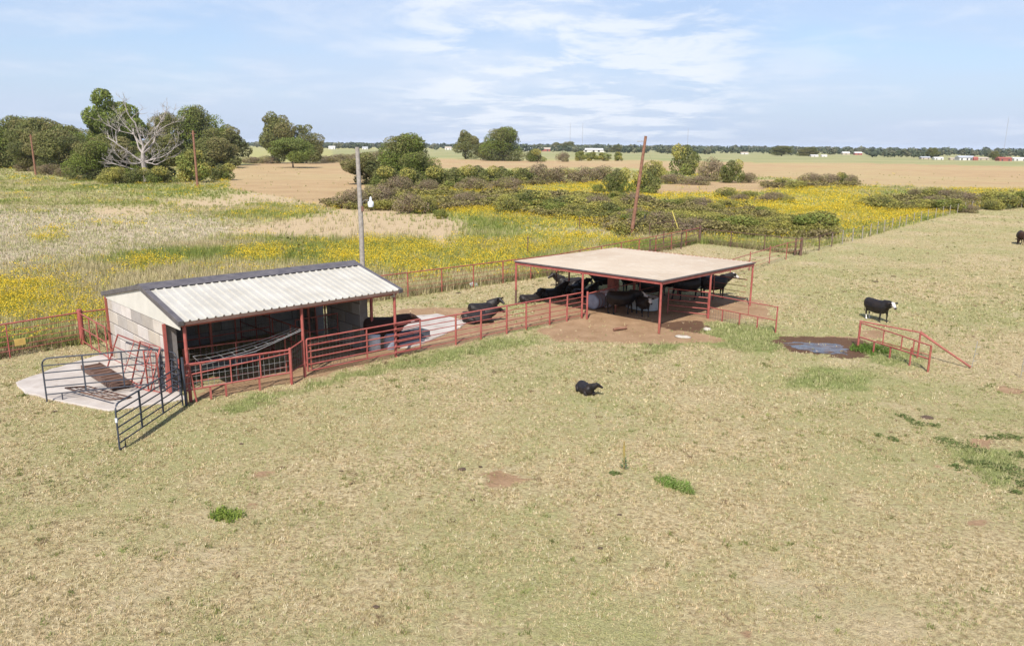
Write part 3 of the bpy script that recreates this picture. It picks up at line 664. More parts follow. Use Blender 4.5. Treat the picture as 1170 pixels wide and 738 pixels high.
# left corner fence and its cross fence to the shed
c95 = Vector((*gp(95, 393), 0)); c0 = Vector((*gp(-60, 420), 0)); wb = Vector((*gp(127, 412), 0)) + Vector((-0.1, 0, 0))
sdir = (c95 - Vector((*gp(0, 411), 0))).normalized(); c0 = c95 - sdir * 9
t = fence('corral_fence', 'red pipe and rod fence running off the left edge beside yellow weeds', [c0, c95], [c0[:2], (c95 - sdir * 6)[:2], (c95 - sdir * 3)[:2]], (0.3, 0.5, 0.72, 0.95, 1.18, 1.48), RED, 0.035, 0.018, 0.045, 1.46)
MB().tube([c95, c95 + ZV * 1.62], 0.11, 12).build('corner_post', RED, t)
MB().box(c95 - sdir * 2.55 + ZV * 0.62 + Vector((0.03, -0.04, 0)), (0.42, 0.02, 0.30), (sdir, sdir.cross(ZV), ZV), 0.005).build('yellow_plate', pbr('yellow_plate', (0.62, 0.42, 0.12), (0.5, 0.33, 0.1), 4, 0.6), t)
fence('corral_fence', 'short red panel fence between the left corner post and the shed end wall', [c95, wb], [wb[:2], c95.lerp(wb, .35)[:2], c95.lerp(wb, .68)[:2]], (0.15, 0.78, 1.45), RED, 0.035, 0.03, 0.036, 1.45)
# long back fence: behind shed, past canopy, up to the far corner
B0 = c95; B1 = Vector((*gp(425, 345), 0)); B2 = Vector((*gp(636, 314.5), 0)); B3 = Vector((*gp(799, 277.8), 0))
bp_ = along(B0, B1, 6)[1:] + along(B1, B2, 7)[1:] + along(B2, B3, 9)[1:-1]
fence('corral_fence', 'long weathered red pipe fence along the weeds behind shed and canopy', [B0, B1, B2, B3], [p[:2] for p in bp_], (0.35, 0.62, 0.9, 1.15, 1.48), REDD, 0.058, 0.016, 0.045, 1.46)
B4 = Vector((*gp(914.5, 292), 0))
t = fence('corral_fence', 'dark rusted pipe fence closing the far end of the grass pen', [B3, B4], [p[:2] for p in along(B3, B4, 4)[1:-1]], (0.4, 0.7, 1.0, 1.4), RUST, 0.06, 0.014, 0.04, 1.42)
for p, rr, hh in ((B3, .12, 1.7), (B4, .12, 1.55), (B4 + Vector((-.45, .1, 0)), .08, 1.5)): MB().tube([p, p + ZV * hh], rr, 10).build('corner_post', RUST, t)
B5, B6 = Vector((*gp(935.6, 286.7), 0)), Vector((*gp(950, 282), 0))
fence('corral_fence', 'short dark rusted fence end beyond the far pen corner by the flowers', [B4, B5, B6], [B5[:2], B6[:2]], (0.5, 0.95, 1.35), RUST, 0.06, 0.018, 0.035, 1.4)
A1 = Vector((*gp(834, 319), 0)); A2 = Vector((*gp(898, 296.7), 0)); dr = (A2 - A1).normalized(); A0 = A1 - dr * 4.2
fence('corral_fence', 'bright red pipe fence along the right side of the grass pen', [A0, A2], [A0[:2], A1[:2], gp(856, 309), gp(878.9, 301), A2[:2]], (0.35, 0.65, 0.95, 1.38), RED, 0.045, 0.016, 0.036, 1.4)
fence('corral_fence', 'short rusted closing rail between red pen fence and far corner post', [A2, B4], [], (0.5, 0.95, 1.36), REDD, 0.05, 0.02, 0.032, 1.4)
C1, C2 = Vector((*gp(757.8, 283), 0)), Vector((*gp(778, 284.5), 0))
fence('alley_fence', 'dark pipe alley fence slanting up to the far pen corner', [Vector((*gp(742, 294), 0)), C2, B3 + Vector((-.4, -.6, 0))], [C1[:2], C2[:2], gp(742, 294)], (0.5, 0.9, 1.45), RUST, 0.08, 0.03, 0.045, 1.5)
fence('alley_fence', 'dark pipe fence in the weeds left of the far pen corner', [Vector((*gp(742, 272), 0)), Vector((*gp(768, 268), 0)), B3 + Vector((-.2, 1.2, 0))], [gp(742, 272), gp(768, 268)], (0.9, 1.4), RUST, 0.06, 0.03, 0.04, 1.45)
# wire fence of thin posts along the flowers on the right
wl_ = [Vector((*gp(x, y), 0)) for x, y in ((950, 282), (985, 273), (1010, 265), (1035, 258), (1060, 251.5), (1085, 245.5), (1110, 240), (1150, 237.5), (1200, 237))]
t = thing('wire_fence', 'thin post and wire fence between yellow flowers and the right pasture', 'fence', wl_[3])
for i in range(len(wl_) - 1):
    for k in range(3):
        p = wl_[i].lerp(wl_[i + 1], k / 3); MB().tube([p, p + Vector((random.uniform(-.05, .05), 0, 1.35))], 0.045, 6).build('post', WOOD, t)
for z in (0.5, 0.9, 1.25):
    MB().tube([p + ZV * z for p in wl_], 0.010, 4, False).build('wire', WIRE, t)

# ------------------------------------------------------------------ open canopy
CN = Vector((7.305, 36.80, 0)); ca = Vector((math.cos(.8153), math.sin(.8153), 0)); cb = Vector((-math.sin(.8153), math.cos(.8153), 0)); LR, LL = 9.717, 9.745
def K(a, b, z=0.0): return CN + ca * a + cb * b + ZV * z
def kz(a, b): return 2.634 - 0.111 * a / LR - 0.090 * b / LL
can = thing('open_canopy', 'low flat tan-roofed canopy on red posts sheltering black cattle', 'canopy', K(4.9, 4.9), 0.8153)
mb = MB(); nr = 32; prof = []
for i in range(nr):
    b0 = LL * i / nr; s1_ = LL / nr
    for q, dz in ((0, 0), (.62, 0), (.7, .022), (.86, .022), (.94, 0)): prof.append((b0 + s1_ * q, dz))
prof.append((LL, 0)); prof = [(-0.08 + b * (LL + .16) / LL, dz) for b, dz in prof]; n = len(prof)
na = 2; vs = []
for a in (-0.1, LR + 0.1):
    for b, dz in prof: vs.append(K(a, b, kz(a, b) + 0.03 + dz))
m = len(vs); vs += [v - ZV * 0.02 for v in vs]
fs = [(i, i + n, i + n + 1, i + 1) for i in range(n - 1)] + [(m + i + 1, m + i + n + 1, m + i + n, m + i) for i in range(n - 1)] + [(i, i + 1, m + i + 1, m + i) for i in range(n - 1)] + [(n + i + 1, n + i, m + n + i, m + n + i + 1) for i in range(n - 1)] + [(0, m, m + n, n), (n - 1, 2 * n - 1, m + 2 * n - 1, m + n - 1)]
mb.add(vs, fs).build('roof_sheet', CANR, can)
for (a0_, b0_, a1_, b1_) in ((0, 0, 0, LL), (0, 0, LR, 0), (LR, 0, LR, LL), (0, LL, LR, LL)):
    p, q = K(a0_, b0_, kz(a0_, b0_) - 0.10), K(a1_, b1_, kz(a1_, b1_) - 0.10); d = (q - p).normalized(); nn = d.cross(ZV).normalized()
    out_ = nn if (nn @ ((p + q) / 2 - K(LR / 2, LL / 2))) > 0 else -nn
    MB().box((p + q) / 2 + out_ * 0.02, ((q - p).length + 0.10, 0.07, 0.15), (d, nn, nn.cross(d)), 0.006).build('edge_beam', RED, can)
    MB().box((p + q) / 2 + out_ * 0.09 + ZV * 0.115, ((q - p).length + 0.24, 0.04, 0.065), (d, nn, nn.cross(d))).build('roof_trim', TRIM if (a0_, b0_) == (0, 0) else RED, can)
for b in np.linspace(1.2, LL - 1.2, 6):
    p, q = K(0.05, b, kz(0, b) - 0.06), K(LR - .05, b, kz(LR, b) - 0.06); d = (q - p).normalized(); nn = d.cross(ZV).normalized()
    MB().box((p + q) / 2, ((q - p).length, 0.06, 0.1), (d, nn, nn.cross(d))).build('purlin', REDD, can)
for a, b in ((0, 0), (LR / 2, 0), (LR, 0), (0, LL / 2), (0, LL), (LR / 2, LL), (LR, LL), (LR, LL / 2), (LR / 2, LL / 2)):
    MB().tube([K(a, b), K(a, b, kz(a, b) - 0.12)], 0.058 if (a, b) != (LR / 2, LL / 2) else .08, 10).build('post', RED if b == 0 or a == 0 else REDD, can)
MB().tube([K(0, LL), K(0, LL, 0.9)], 0.0621, 10).build('post_sleeve', RUST, can)
MB().tube([K(0, 0), K(0, 0, 0.55)], 0.0622, 10).build('post_sleeve', REDD, can)
# gate latch post next to the left mid post and rail stub
t = thing('gate_post', 'bright red gate post with chain beside the canopy left middle post', 'gate post', K(0, LL / 2 - .35))
p = K(0, LL / 2 - .35); MB().tube([p, p + ZV * 1.5], 0.055, 9).build('post', RED, t)
MB().tube([p + ZV * 1.38, K(2.6, LL / 2 - .35, 1.45)], 0.032, 8).build('rail', RED, t)
for z in (.3, .8, 1.2): MB().tube([p + ZV * z, K(0, LL / 2, z)], 0.02, 6).build('hinge', RED, t)
# right side: gate under the roof edge and fence out to the free post
q0 = K(LR / 2, 0); q1 = Vector((*gp(762.6, 358.5), 0)); q2 = Vector((*gp(886, 380), 0))
gate('pen_gate', 'red five-rail gate under the right edge of the canopy', q1, q0 + cb * 0.06, 0.2, 1.42, 4, RED, 0, 0.034, 0.04, 0.18)
t = fence('pen_fence', 'low red fence with wire mesh stepping out right of the canopy over green grass', [q0, q2], [q2[:2]], (0.62, 1.30), RED, 0.05, 0.03, 0.032, 1.33)
for q in (.22, .48, .74): MB().box(q0.lerp(q2, q) + ZV * 0.3, (0.06, 0.05, 0.62), (ca, cb, ZV)).build('leg', RED, t)
wire_mesh_mb(q0, q0.lerp(q2, .5), 0.05, 0.6, 0.15, 0.007).build('wire_mesh', WIRE, t)
MB().tube([q0.lerp(q2, .6) + ZV * .62, q0.lerp(q2, .6) + ZV * 1.3], 0.022, 6).build('upright', RED, t)
# interior fences under canopy
fence('canopy_fence', 'red pipe fence crossing the shade under the canopy', [K(2.6, LL / 2 - .35), K(LR, LL / 2 - .1)], [K(2.6, LL / 2 - .35)[:2], K(5.0, LL / 2 - .3)[:2], K(7.4, LL / 2 - .2)[:2]], (0.3, 0.6, 0.9, 1.4), REDD, 0.05, 0.02, 0.034, 1.42)
fence('canopy_fence', 'dark red rail fence along the back edge of the canopy', [K(LR, 0.3), K(LR, LL)], [K(LR, 2.4)[:2], K(LR, 7.3)[:2]], (0.4, 0.75, 1.1, 1.5), REDD, 0.05, 0.02, 0.034, 1.5)
fence('canopy_fence', 'dark rail fence on the far left under the canopy', [K(3.6, LL), K(LR, LL)], [K(3.6, LL)[:2], K(7.2, LL)[:2]], (0.4, 0.75, 1.1, 1.5), RUST, 0.05, 0.02, 0.034, 1.5)

# free-standing red frame by the puddle
pa1, pa2, pb, br = [Vector((*gp(*q), 0)) for q in ((980, 397), (1060, 425), (1048, 409), (1109, 421))]
t = thing('red_pipe_frame', 'free-standing low red pipe frame with legs beside the puddle', 'fence panel', (pa1 + pa2) / 2)
d = (pa2 - pa1).normalized()
MB().tube([pa1, pa1 + ZV * 1.2], 0.05, 9).build('post', RED, t); MB().tube([pa2, pa2 + ZV * 1.12], 0.045, 9).build('post', REDD, t)
MB().tube([pa1 + ZV * 1.18, pa1.lerp(pa2, .5) + ZV * 1.17, pa2 + ZV * 1.12], 0.03, 8).build('rail', RED, t)
MB().tube([pa1 + ZV * 0.52, pa2 + ZV * 0.55], 0.034, 8).build('rail', RED, t)
MB().tube([pa1.lerp(pa2, .27) + ZV * 0.6, pa1.lerp(pa2, .98) + ZV * 0.72], 0.022, 8).build('rail', REDD, t)
for q in (.36, .62, .78): MB().tube([pa1.lerp(pa2, q) + ZV * .55, pa1.lerp(pa2, q) + ZV * 1.15], 0.028, 7).build('upright', RED, t)
for q, h_ in ((.24, .54), (.48, .54), (.76, .8)): MB().box(pa1.lerp(pa2, q) + ZV * (h_ / 2), (0.055, 0.05, h_), (d, d.cross(ZV), ZV)).build('leg', RED, t)
t = thing('red_brace_rail', 'long red rail on a post with a rusty brace slanting down to the grass', 'fence panel', pb)
MB().tube([pb, pb + ZV * 1.16], 0.042, 9).build('post', RED, t)
MB().tube([pa1 + ZV * 1.24 + Vector((0, .1, 0)), pb + ZV * 1.16], 0.032, 8).build('rail', RED, t)
MB().tube([pb + ZV * 1.14, br + ZV * 0.06], 0.045, 9).build('brace', REDD, t)
MB().tube([pb + ZV * 1.2 + Vector((.05, .12, 0)), br + ZV * 0.1 + Vector((-.1, .12, 0))], 0.022, 7).build('brace', RED, t)
t = thing('step_in_post', 'thin pale fence rod standing at the foot of the slanting brace', 'fence post', br)
MB().tube([br + Vector((.1, .1, 0)), br + Vector((.25, .2, 1.15))], 0.011, 6).build('rod', GALV, t)
for z in (.3, .6, .9): MB().tube([br + Vector((.1 + z * .13, .1, z)), br + Vector((.22 + z * .13, .1, z + .03))], 0.009, 5).build('insulator', GALV, t)
t = thing('step_in_post', 'thin pale fence rod at the right edge of the grass', 'fence post', G(1166, 432))
MB().tube([G(1166, 432), G(1166, 432) + Vector((.05, .05, 1.1))], 0.011, 6).build('rod', GALV, t)
for z in (.3, .6, .9): MB().tube([G(1166, 432) + Vector((.02, 0, z)), G(1166, 432) + Vector((.14, 0, z + .03))], 0.009, 5).build('insulator', GALV, t)

# ------------------------------------------------------------------ poles
t = thing('light_pole', 'tall pale grey wooden pole behind the shed carrying a yard lamp', 'utility pole', (-9.35, 47.0, 0))
o_ = Vector((-9.35, 47.0, 0)); MB().tube([o_ - ZV * .2, o_ + ZV * 4 + Vector((.02, 0, 0)), o_ + ZV * 8.87 + Vector((-.05, 0, 0))], [.165, .15, .125], 12).build('pole', WOOD, t)
lz = o_ + ZV * 5.75 + Vector((.72, -.35, 0))
MB().tube([o_ + ZV * 5.55 + Vector((.1, 0, 0)), o_ + ZV * 5.75 + Vector((.35, -.15, 0)), lz], 0.016, 6).build('arm', GALV, t)
def lathe(prof, c, seg=14):
    mb = MB(); vs = []; 
    for r, z in prof: vs += [Vector(c) + Vector((r * math.cos(2 * math.pi * k / seg), r * math.sin(2 * math.pi * k / seg), z)) for k in range(seg)]
    fs = [(i * seg + k, i * seg + (k + 1) % seg, (i + 1) * seg + (k + 1) % seg, (i + 1) * seg + k) for i in range(len(prof) - 1) for k in range(seg)]
    mb.add(vs, fs, True); mb.add(vs[:seg], [tuple(range(seg - 1, -1, -1))]); mb.add(vs[-seg:], [tuple(range(seg))]); return mb
lathe([(.15, -.42), (.185, -.30), (.18, -.12), (.10, -.06), (.07, 0), (.07, .12), (.03, .2)], lz).build('yard_lamp', WHITE, t)
MB().box(o_ + ZV * 5.2 + Vector((.16, -.1, 0)), (.14, .12, .3)).build('switch_box', pbr('rusty_box', (.2, .09, .06), (.14, .07, .05), 4, .7), t)
p0 = Vector((*gp(721, 270), 0)); p1 = p0 + Vector((1.05, 0, 10.1))
t = thing('utility_pole', 'leaning reddish brown wooden utility pole behind the canopy', 'utility pole', p0)
MB().tube([p0 - ZV * .2, p0.lerp(p1, .5), p1], [.2, .175, .14], 12).build('pole', WOODB, t)
MB().tube([p1 - ZV * .55 + Vector((-.85, 0, .02)), p1 - ZV * .5], 0.035, 6).build('crossarm_stub', WOOD, t)
t = thing('guy_guard', 'yellow guy wire guard slanting up from the weeds near the pen corner', 'guy wire', Vector((*gp(777, 268), 0)))
a = Vector((*gp(777, 268), 0)); MB().tube([a, a + Vector((-1.0, 0, 2.5))], 0.055, 7).build('guard', pbr('yellow_guard', (.62, .52, .12), (.55, .45, .12), 3, .5), t)
MB().tube([a + Vector((-1.0, 0, 2.5)), p0.lerp(p1, .93)], 0.007, 4, False).build('guy_wire', WIRE, t)
for (x, y, h_, lab) in ((226, 216, 11.5, 'brown pole standing in front of the bleached dead tree'), (41, 201, 11.0, 'thin brown pole before the leftmost trees')):
    p = Vector((*gp(x, y), 0)); t = thing('utility_pole', lab, 'utility pole', p)
    MB().tube([p, p + ZV * h_], [.27, .2], 8).build('pole', WOODB, t); MB().box(p + ZV * (h_ - .6), (.9, .1, .12)).build('crossarm_stub', WOODB, t)
for (x, y, h_) in ((603, 292, 1.6), (736, 262, 1.7), (662, 262, 1.4)):
    p = Vector((*gp(x, y), 0)); t = thing('marker_post', {603: 'thin dark post in the flowers over the canopy left corner', 736: 'thin pale post just right of the leaning brown pole', 662: 'thin dark post in grey weeds left of the leaning pole'}[x], 'post', p)
    MB().tube([p, p + ZV * h_], .045, 7).build('shaft', WOOD if x == 736 else RUST, t); MB().box(p + ZV * h_, (.1, .1, .04), None, .01).build('cap', WOOD, t)

# ------------------------------------------------------------------ cattle
BLK = pbr('black_hide', (0.010, 0.009, 0.010), (0.024, 0.017, 0.014), 3, 0.5, spec=0.3, bump=.3)
BRN = pbr('dark_brown_hide', (0.028, 0.014, 0.010), (0.045, 0.022, 0.015), 3, 0.65, spec=0.18)
WHF = pbr('white_hide', (0.68, 0.63, 0.58), (0.55, 0.49, 0.45), 6, 0.7)
MUZ = pbr('dark_muzzle', (0.03, 0.022, 0.022), (0.05, 0.04, 0.04), 6, 0.4)
def loft(mb, rings, seg=12, power=1.0):
    """rings: (centre, forward, halfwidth, halfheight)"""
    vs = []
    for c, f, wv, hv in rings:
        f = Vector(f).normalized(); a = f.cross(ZV); a = a.normalized() if a.length > .05 else Vector((0, -1, 0)); b = a.cross(f)
        for k in range(seg):
            t_ = 2 * math.pi * k / seg; vs.append(Vector(c) + a * (math.cos(t_) * wv) + b * (math.sin(t_) * hv))
    n = len(rings); fs = [(i * seg + k, i * seg + (k + 1) % seg, (i + 1) * seg + (k + 1) % seg, (i + 1) * seg + k) for i in range(n - 1) for k in range(seg)]
    fs += [tuple(range(seg - 1, -1, -1)), tuple(range((n - 1) * seg, n * seg))]
    mb.add(vs, fs, True)
def cow_mesh(pose='stand', yaw=0.0, headz=None, white=True, hide=None, socks=False, calf=False, turn=0.0):
    mb = MB(); lie = pose == 'lie'; dz = -0.62 if lie else 0.0
    body = [(-1.02, 1.02, .10, .16), (-.95, 1.0, .24, .29), (-.75, .98, .31, .36), (-.4, .93, .36, .38), (0, .90, .39, .40), (.35, .92, .36, .38), (.62, .96, .30, .37), (.8, .99, .22, .31), (.92, 1.0, .12, .2)]
    body = [(x * .86 - .02, z - (.03 if -.8 < x < .7 else 0), w_ * 1.08, h_ * 1.1) for x, z, w_, h_ in body]
    if lie: body = [(x, z - .04, w_ * 1.18, h_ * .92) for x, z, w_, h_ in body]
    loft(mb, [((x, 0, z + dz), (1, 0, 0), w_, h_) for x, z, w_, h_ in body])
    # neck and head
    hz_ = headz if headz is not None else (1.42 if pose == 'stand' else 1.42)
    nb = Vector((.60, 0, 1.06 + dz)); 
    if pose == 'graze': hd = Vector((1.16, 0.0, .34)); fdir_ = Vector((.35, 0, -1)).normalized()
    else:
        hd = Vector((.72 + .42 * math.cos(yaw), .48 * math.sin(yaw), hz_ + (dz * .92 if lie else 0))); fdir_ = Vector((math.cos(yaw * 1.5), math.sin(yaw * 1.5), -.55)).normalized()
    mid = nb.lerp(hd, .5) + Vector((.02, 0, .02))
    loft(mb, [(nb - Vector((.12, 0, 0)), hd - nb, .21, .34), (mid, hd - nb, .155, .25), (hd, hd - nb, .11, .16)])
    side = fdir_.cross(ZV).normalized(); upv = side.cross(fdir_)
    hr = [(-.10, .06, .08), (-.04, .115, .13), (.08, .125, .14), (.2, .10, .115), (.34, .075, .09), (.42, .082, .08), (.47, .055, .055)]
    loft(mb, [(hd + fdir_ * q, fdir_, a_, b_) for q, a_, b_ in hr])
    for sg in (-1, 1):
        e0 = hd + side * (sg * .09) + upv * .07; loft(mb, [(e0, side * sg, .03, .035), (e0 + side * (sg * .14) + upv * .0, side * sg, .035, .075), (e0 + side * (sg * .28) - upv * .035, side * sg, .015, .02)], 8)
    # legs
    if not lie:
        st = random.uniform(-.1, .1) if pose != 'graze' else .08
        for sg, ph in ((-1, st), (1, -st)):
            loft(mb, [((.50, sg * .19, .95), (0, 0, -1), .11, .15), ((.48 + ph, sg * .19, .62), (0, 0, -1), .07, .085), ((.49 + ph * 1.6, sg * .19, .42), (0, 0, -1), .05, .058), ((.48 + ph * 1.8, sg * .19, .12), (0, 0, -1), .035, .04), ((.50 + ph * 1.9, sg * .19, .07), (0, 0, -1), .052, .06), ((.52 + ph * 1.9, sg * .19, 0), (0, 0, -1), .058, .075)], 10)
            loft(mb, [((-.62, sg * .17, 1.0), (0, 0, -1), .15, .24), ((-.56 - ph, sg * .20, .74), (0, 0, -1), .10, .17), ((-.70 - ph, sg * .19, .50), (0, 0, -1), .055, .075), ((-.68 - ph, sg * .19, .40), (0, 0, -1), .045, .055), ((-.65 - ph, sg * .19, .12), (0, 0, -1), .036, .042), ((-.63 - ph, sg * .19, .07), (0, 0, -1), .052, .06), ((-.61 - ph, sg * .19, 0), (0, 0, -1), .058, .075)], 10)
        loft(mb, [((-.35, 0, .56), (1, 0, 0), .10, .06), ((-.5, 0, .55), (1, 0, 0), .12, .10), ((-.62, 0, .6), (1, 0, 0), .1, .1)])
        mb.tube([(-.88, 0, 1.14), (-.96, .01, 1.0), (-.98, .02, .6), (-.95, .0, .42)], [.035, .028, .02, .035], 7)
    else:
        for sg in (-1, 1):
            loft(mb, [((.38, sg * .30, .25), (1, sg * .2, -.2), .12, .14), ((.66, sg * .34, .14), (1, 0, -.2), .07, .085), ((.84, sg * .28, .07), (-.3, -sg * .5, 0), .055, .06), ((.60, sg * .20, .05), (-1, 0, 0), .045, .045)], 10)
            loft(mb, [((-.62, sg * .30, .30), (1, sg * .3, -.1), .2, .24), ((-.35, sg * .46, .22), (1, 0, -.2), .12, .15), ((-.18, sg * .48, .10), (.3, 0, -.6), .07, .08), ((-.5, sg * .50, .06), (-1, 0, 0), .045, .045), ((-.3, sg * .55, .05), (1, 0, 0), .045, .045)], 10)
        mb.tube([(-.88, 0, .48), (-.98, .05, .3), (-.95, .22, .06), (-.8, .34, .04)], [.035, .028, .02, .035], 7)
    me = bpy.data.meshes.new('cow_src'); me.from_pydata([tuple(v) for v in mb.v], [], mb.f)
    o = bpy.data.objects.new('cow_src', me); COL.objects.link(o)
    md = o.modifiers.new('r', 'REMESH'); md.mode = 'VOXEL'; md.voxel_size = 0.028; md.use_smooth_shade = True
    sm_ = o.modifiers.new('s', 'SMOOTH'); sm_.iterations = 4; sm_.factor = 0.5
    dg = bpy.context.evaluated_depsgraph_get(); m2 = bpy.data.meshes.new_from_object(o.evaluated_get(dg)); bpy.data.objects.remove(o)
    m2.name = 'cow_body'
    for mt in (hide or BLK, WHF, MUZ): m2.materials.append(mt)
    for p in m2.polygons:
        q = p.center - hd; l = q @ fdir_; s2_ = abs(q @ side); u_ = q @ upv; p.use_smooth = True
        if l > .385 and l < .55 and s2_ < .12 and abs(u_) < .15: p.material_index = 2
        elif white and -.08 < l < .39 and s2_ < (.105 if l > 0.0 else .07) and -.2 < u_ < .2 and u_ > -.13 + s2_ * .4: p.material_index = 1
        if (not lie) and socks and p.center.z < .30 and p.center.x < 0: p.material_index = 1
        if white and (not lie) and abs(p.center.y) < .16 and p.center.z < .60 and -.62 < p.center.x < -.3: p.material_index = 1
    return m2, hd, fdir_, side, upv
def cow(label, base, face, scale=1.0, group=None, tagc=None, **kw):
    """face: heading in degrees, 0 = towards the right of the photo, 90 = away from the camera"""
    me, hd, fd, sdv, upv = cow_mesh(**kw)
    p = G(*base); t = thing('cow' if scale > .75 else 'calf', label, 'cow' if scale > .75 else 'calf', (p.x, p.y, -0.01), R(face), group); t.scale = (scale,) * 3
    link('body', me, None, t)
    for sg in (-1, 1):
        m = MB(); c = hd + fd * .10 + sdv * (sg * .112) + upv * .05
        m.tube([c - sdv * (sg * .012), c + sdv * (sg * .012)], [.022, .014], 8); me2 = bpy.data.meshes.new('eye'); me2.from_pydata([tuple(v) for v in m.v], [], m.f); link('eye', me2, MUZ, t)
    return t
cow('black calf curled up asleep alone on the open pasture', (669, 448), -72, .56, pose='lie', yaw=.9, headz=1.38, white=False)
cow('black cow with white face standing beyond the red frame, looking at camera', (1001, 366), -66, .88, pose='stand', yaw=-.25, headz=1.25, socks=True)
cow('dark brown cow grazing at the far right edge, seen from behind', (1165, 279), 62, 1.0, pose='graze', hide=BRN, white=False)
cow('dark brown cow standing at the right end of the shed behind the gate', (440, 397), 14, 1.10, pose='stand', yaw=.15, headz=1.25, hide=BRN, white=False)
cow('black cow lying nearest the long red fence between shed and canopy', (546, 368), 12, .95, pose='lie', yaw=.1, headz=1.3, white=False)
cow('black cow lying just behind the other one between shed and canopy', (551, 357), 25, .9, pose='lie', yaw=-.8, headz=1.4, white=False)
cow('small black calf lying at the left corner post of the canopy', (606, 345), 20, .75, pose='lie', yaw=.4, headz=1.5, white=False)
cow('black cow lying second from the left at the canopy edge, head up', (629, 340), 15, .95, pose='lie', yaw=.3, headz=1.5)
cow('black cow lying in the shade behind the canopy left middle post', (655, 335), 20, .95, pose='lie', yaw=.2, headz=1.42)
cow('black cow lying deepest in the left shade under the canopy', (650, 327), 185, .95, pose='lie', yaw=.2, headz=1.42, white=False)
cow('black cow with white udder standing in the middle of the canopy front', (710, 358), 10, .97, pose='stand', yaw=-.3, headz=1.15)
cow('small black calf with white face standing before the pale tank', (734, 360), -78, .80, pose='stand', yaw=0, headz=1.3)
cow('black cow with white face standing at the right side of the canopy', (815, 340), 8, 1.05, pose='stand', yaw=.1, headz=1.35)
cow('black cow standing in shade left of the white-faced one at the right side', (782, 342), 190, 1.05, pose='stand', yaw=.2, headz=1.3, white=False)
cow('black cow standing deep in shade behind the canopy near post', (766, 336), 30, 1.0, pose='stand', yaw=.1, headz=1.3, white=False)
cow('black cow standing deep in shade behind the wrapped bales', (690, 333), 160, 1.0, pose='stand', yaw=.1, headz=1.3)

cow('black cow lying in deep shade at the middle of the canopy left side', (668, 340), 30, .95, pose='lie', yaw=.2, headz=1.45, white=False)
cow('black cow standing behind the mineral feeder in deep shade', (722, 334), 200, 1.05, pose='stand', yaw=.2, headz=1.3, white=False)
cow('black cow standing in deep shade between feeder and right gate', (745, 343), 20, 1.05, pose='stand', yaw=-.2, headz=1.3, white=False)
cow('black cow standing furthest back at the right of the canopy', (800, 331), 15, 1.05, pose='stand', yaw=.1, headz=1.3, white=False)
# things under the canopy
BALE = pbr('stained_white_wrap', (0.50, 0.42, 0.42), (0.30, 0.14, 0.11), 1.8, 0.6, bump=.5, c3=(.6, .6, .66), s3=4, l3=.5, h3=.6)
BLUW = pbr('bluish_white_wrap', (0.36, 0.39, 0.47), (0.24, 0.26, 0.33), 2.5, 0.5, bump=.4)
def bale(label, base, rz, mat, L=1.2, r=.58):
    p = G(*base); t = thing('wrapped_bale', label, 'bale', (p.x, p.y, 0), rz); seg = 20; mb = MB(); d = Vector((math.cos(rz), math.sin(rz), 0)); s2 = d.cross(ZV); vs = []
    prof = [(-L / 2, r * .15), (-L / 2 + .01, r * .86), (-L / 2 + .08, r), (-L / 4, r * .985), (0, r), (L / 4, r * .985), (L / 2 - .08, r), (L / 2 - .01, r * .86), (L / 2, r * .15)]
    for x, rr in prof:
        for k in range(seg):
            an = 2 * math.pi * k / seg; z = r * .95 + rr * math.sin(an); vs.append(p + d * x + s2 * (rr * 1.03 * math.cos(an)) + ZV * max(z, .0))
    mb.add(vs, [(i * seg + k, i * seg + (k + 1) % seg, (i + 1) * seg + (k + 1) % seg, (i + 1) * seg + k) for i in range(len(prof) - 1) for k in range(seg)], True)
    mb.add(vs[:seg], [tuple(range(seg - 1, -1, -1))]); mb.add(vs[-seg:], [tuple(range(seg))]); mb.build('wrap', mat, t)
    m = MB()
    for x in (-.3, 0, .3): m.tube([p + d * x + s2 * (r * 1.05 * math.cos(a_)) + ZV * (r * .95 + r * 1.02 * math.sin(a_)) for a_ in np.linspace(0, 2 * math.pi, 21)], .012, 4, False)
    m.build('twine', REDD, t)
bale('bluish white wrapped bale behind the red gate post in the canopy shade', (681, 352), .82, BLUW, .9, .45)
bale('mottled pink and white wrapped bale beside the bluish one under the canopy', (696, 350), .82, BALE, 1.1, .52)
t = thing('water_tank', 'pale ribbed plastic tank low in the canopy shade behind the white-faced calf', 'tank', G(735, 354), .8153)
p = G(733, 353); mb = MB(); vs = []; seg = 28; prof = []
for i in range(13): prof.append((1.0 + (.025 if i % 2 else 0), .05 + i * .055))
for r, z in prof: vs += [p + ca * (r * .62 * math.cos(2 * math.pi * k / seg)) + cb * (-r * 1.0 * math.sin(2 * math.pi * k / seg)) + ZV * z for k in range(seg)]
mb.add(vs, [(i * seg + k, (i + 1) * seg + k, (i + 1) * seg + (k + 1) % seg, i * seg + (k + 1) % seg) for i in range(12) for k in range(seg)], True); mb.add(vs[-seg:], [tuple(range(seg))])
mb.build('tub', pbr('pale_tank', (.5, .53, .52), (.4, .43, .43), 4, .5), t)
mb = MB(); mb.tube([v + ZV * .01 for v in vs[-seg:]] + [vs[-seg] + ZV * .01], .03, 6); mb.build('rim', WHITE, t)
t = thing('mineral_feeder', 'red brown upright mineral feeder box in the middle of the canopy', 'feeder', K(4.2, 5.9), .8)
MB().box(K(4.2, 5.9, .95), (.5, .5, 1.5), (ca, cb, ZV), .05).build('hopper', REDD, t); MB().box(K(4.2, 5.9, 1.76), (.65, .65, .07), (ca, cb, ZV), .02).build('lid', RUST, t); MB().box(K(4.2, 5.9, .12), (.8, .8, .2), (ca, cb, ZV), .03).build('tray', RUST, t)
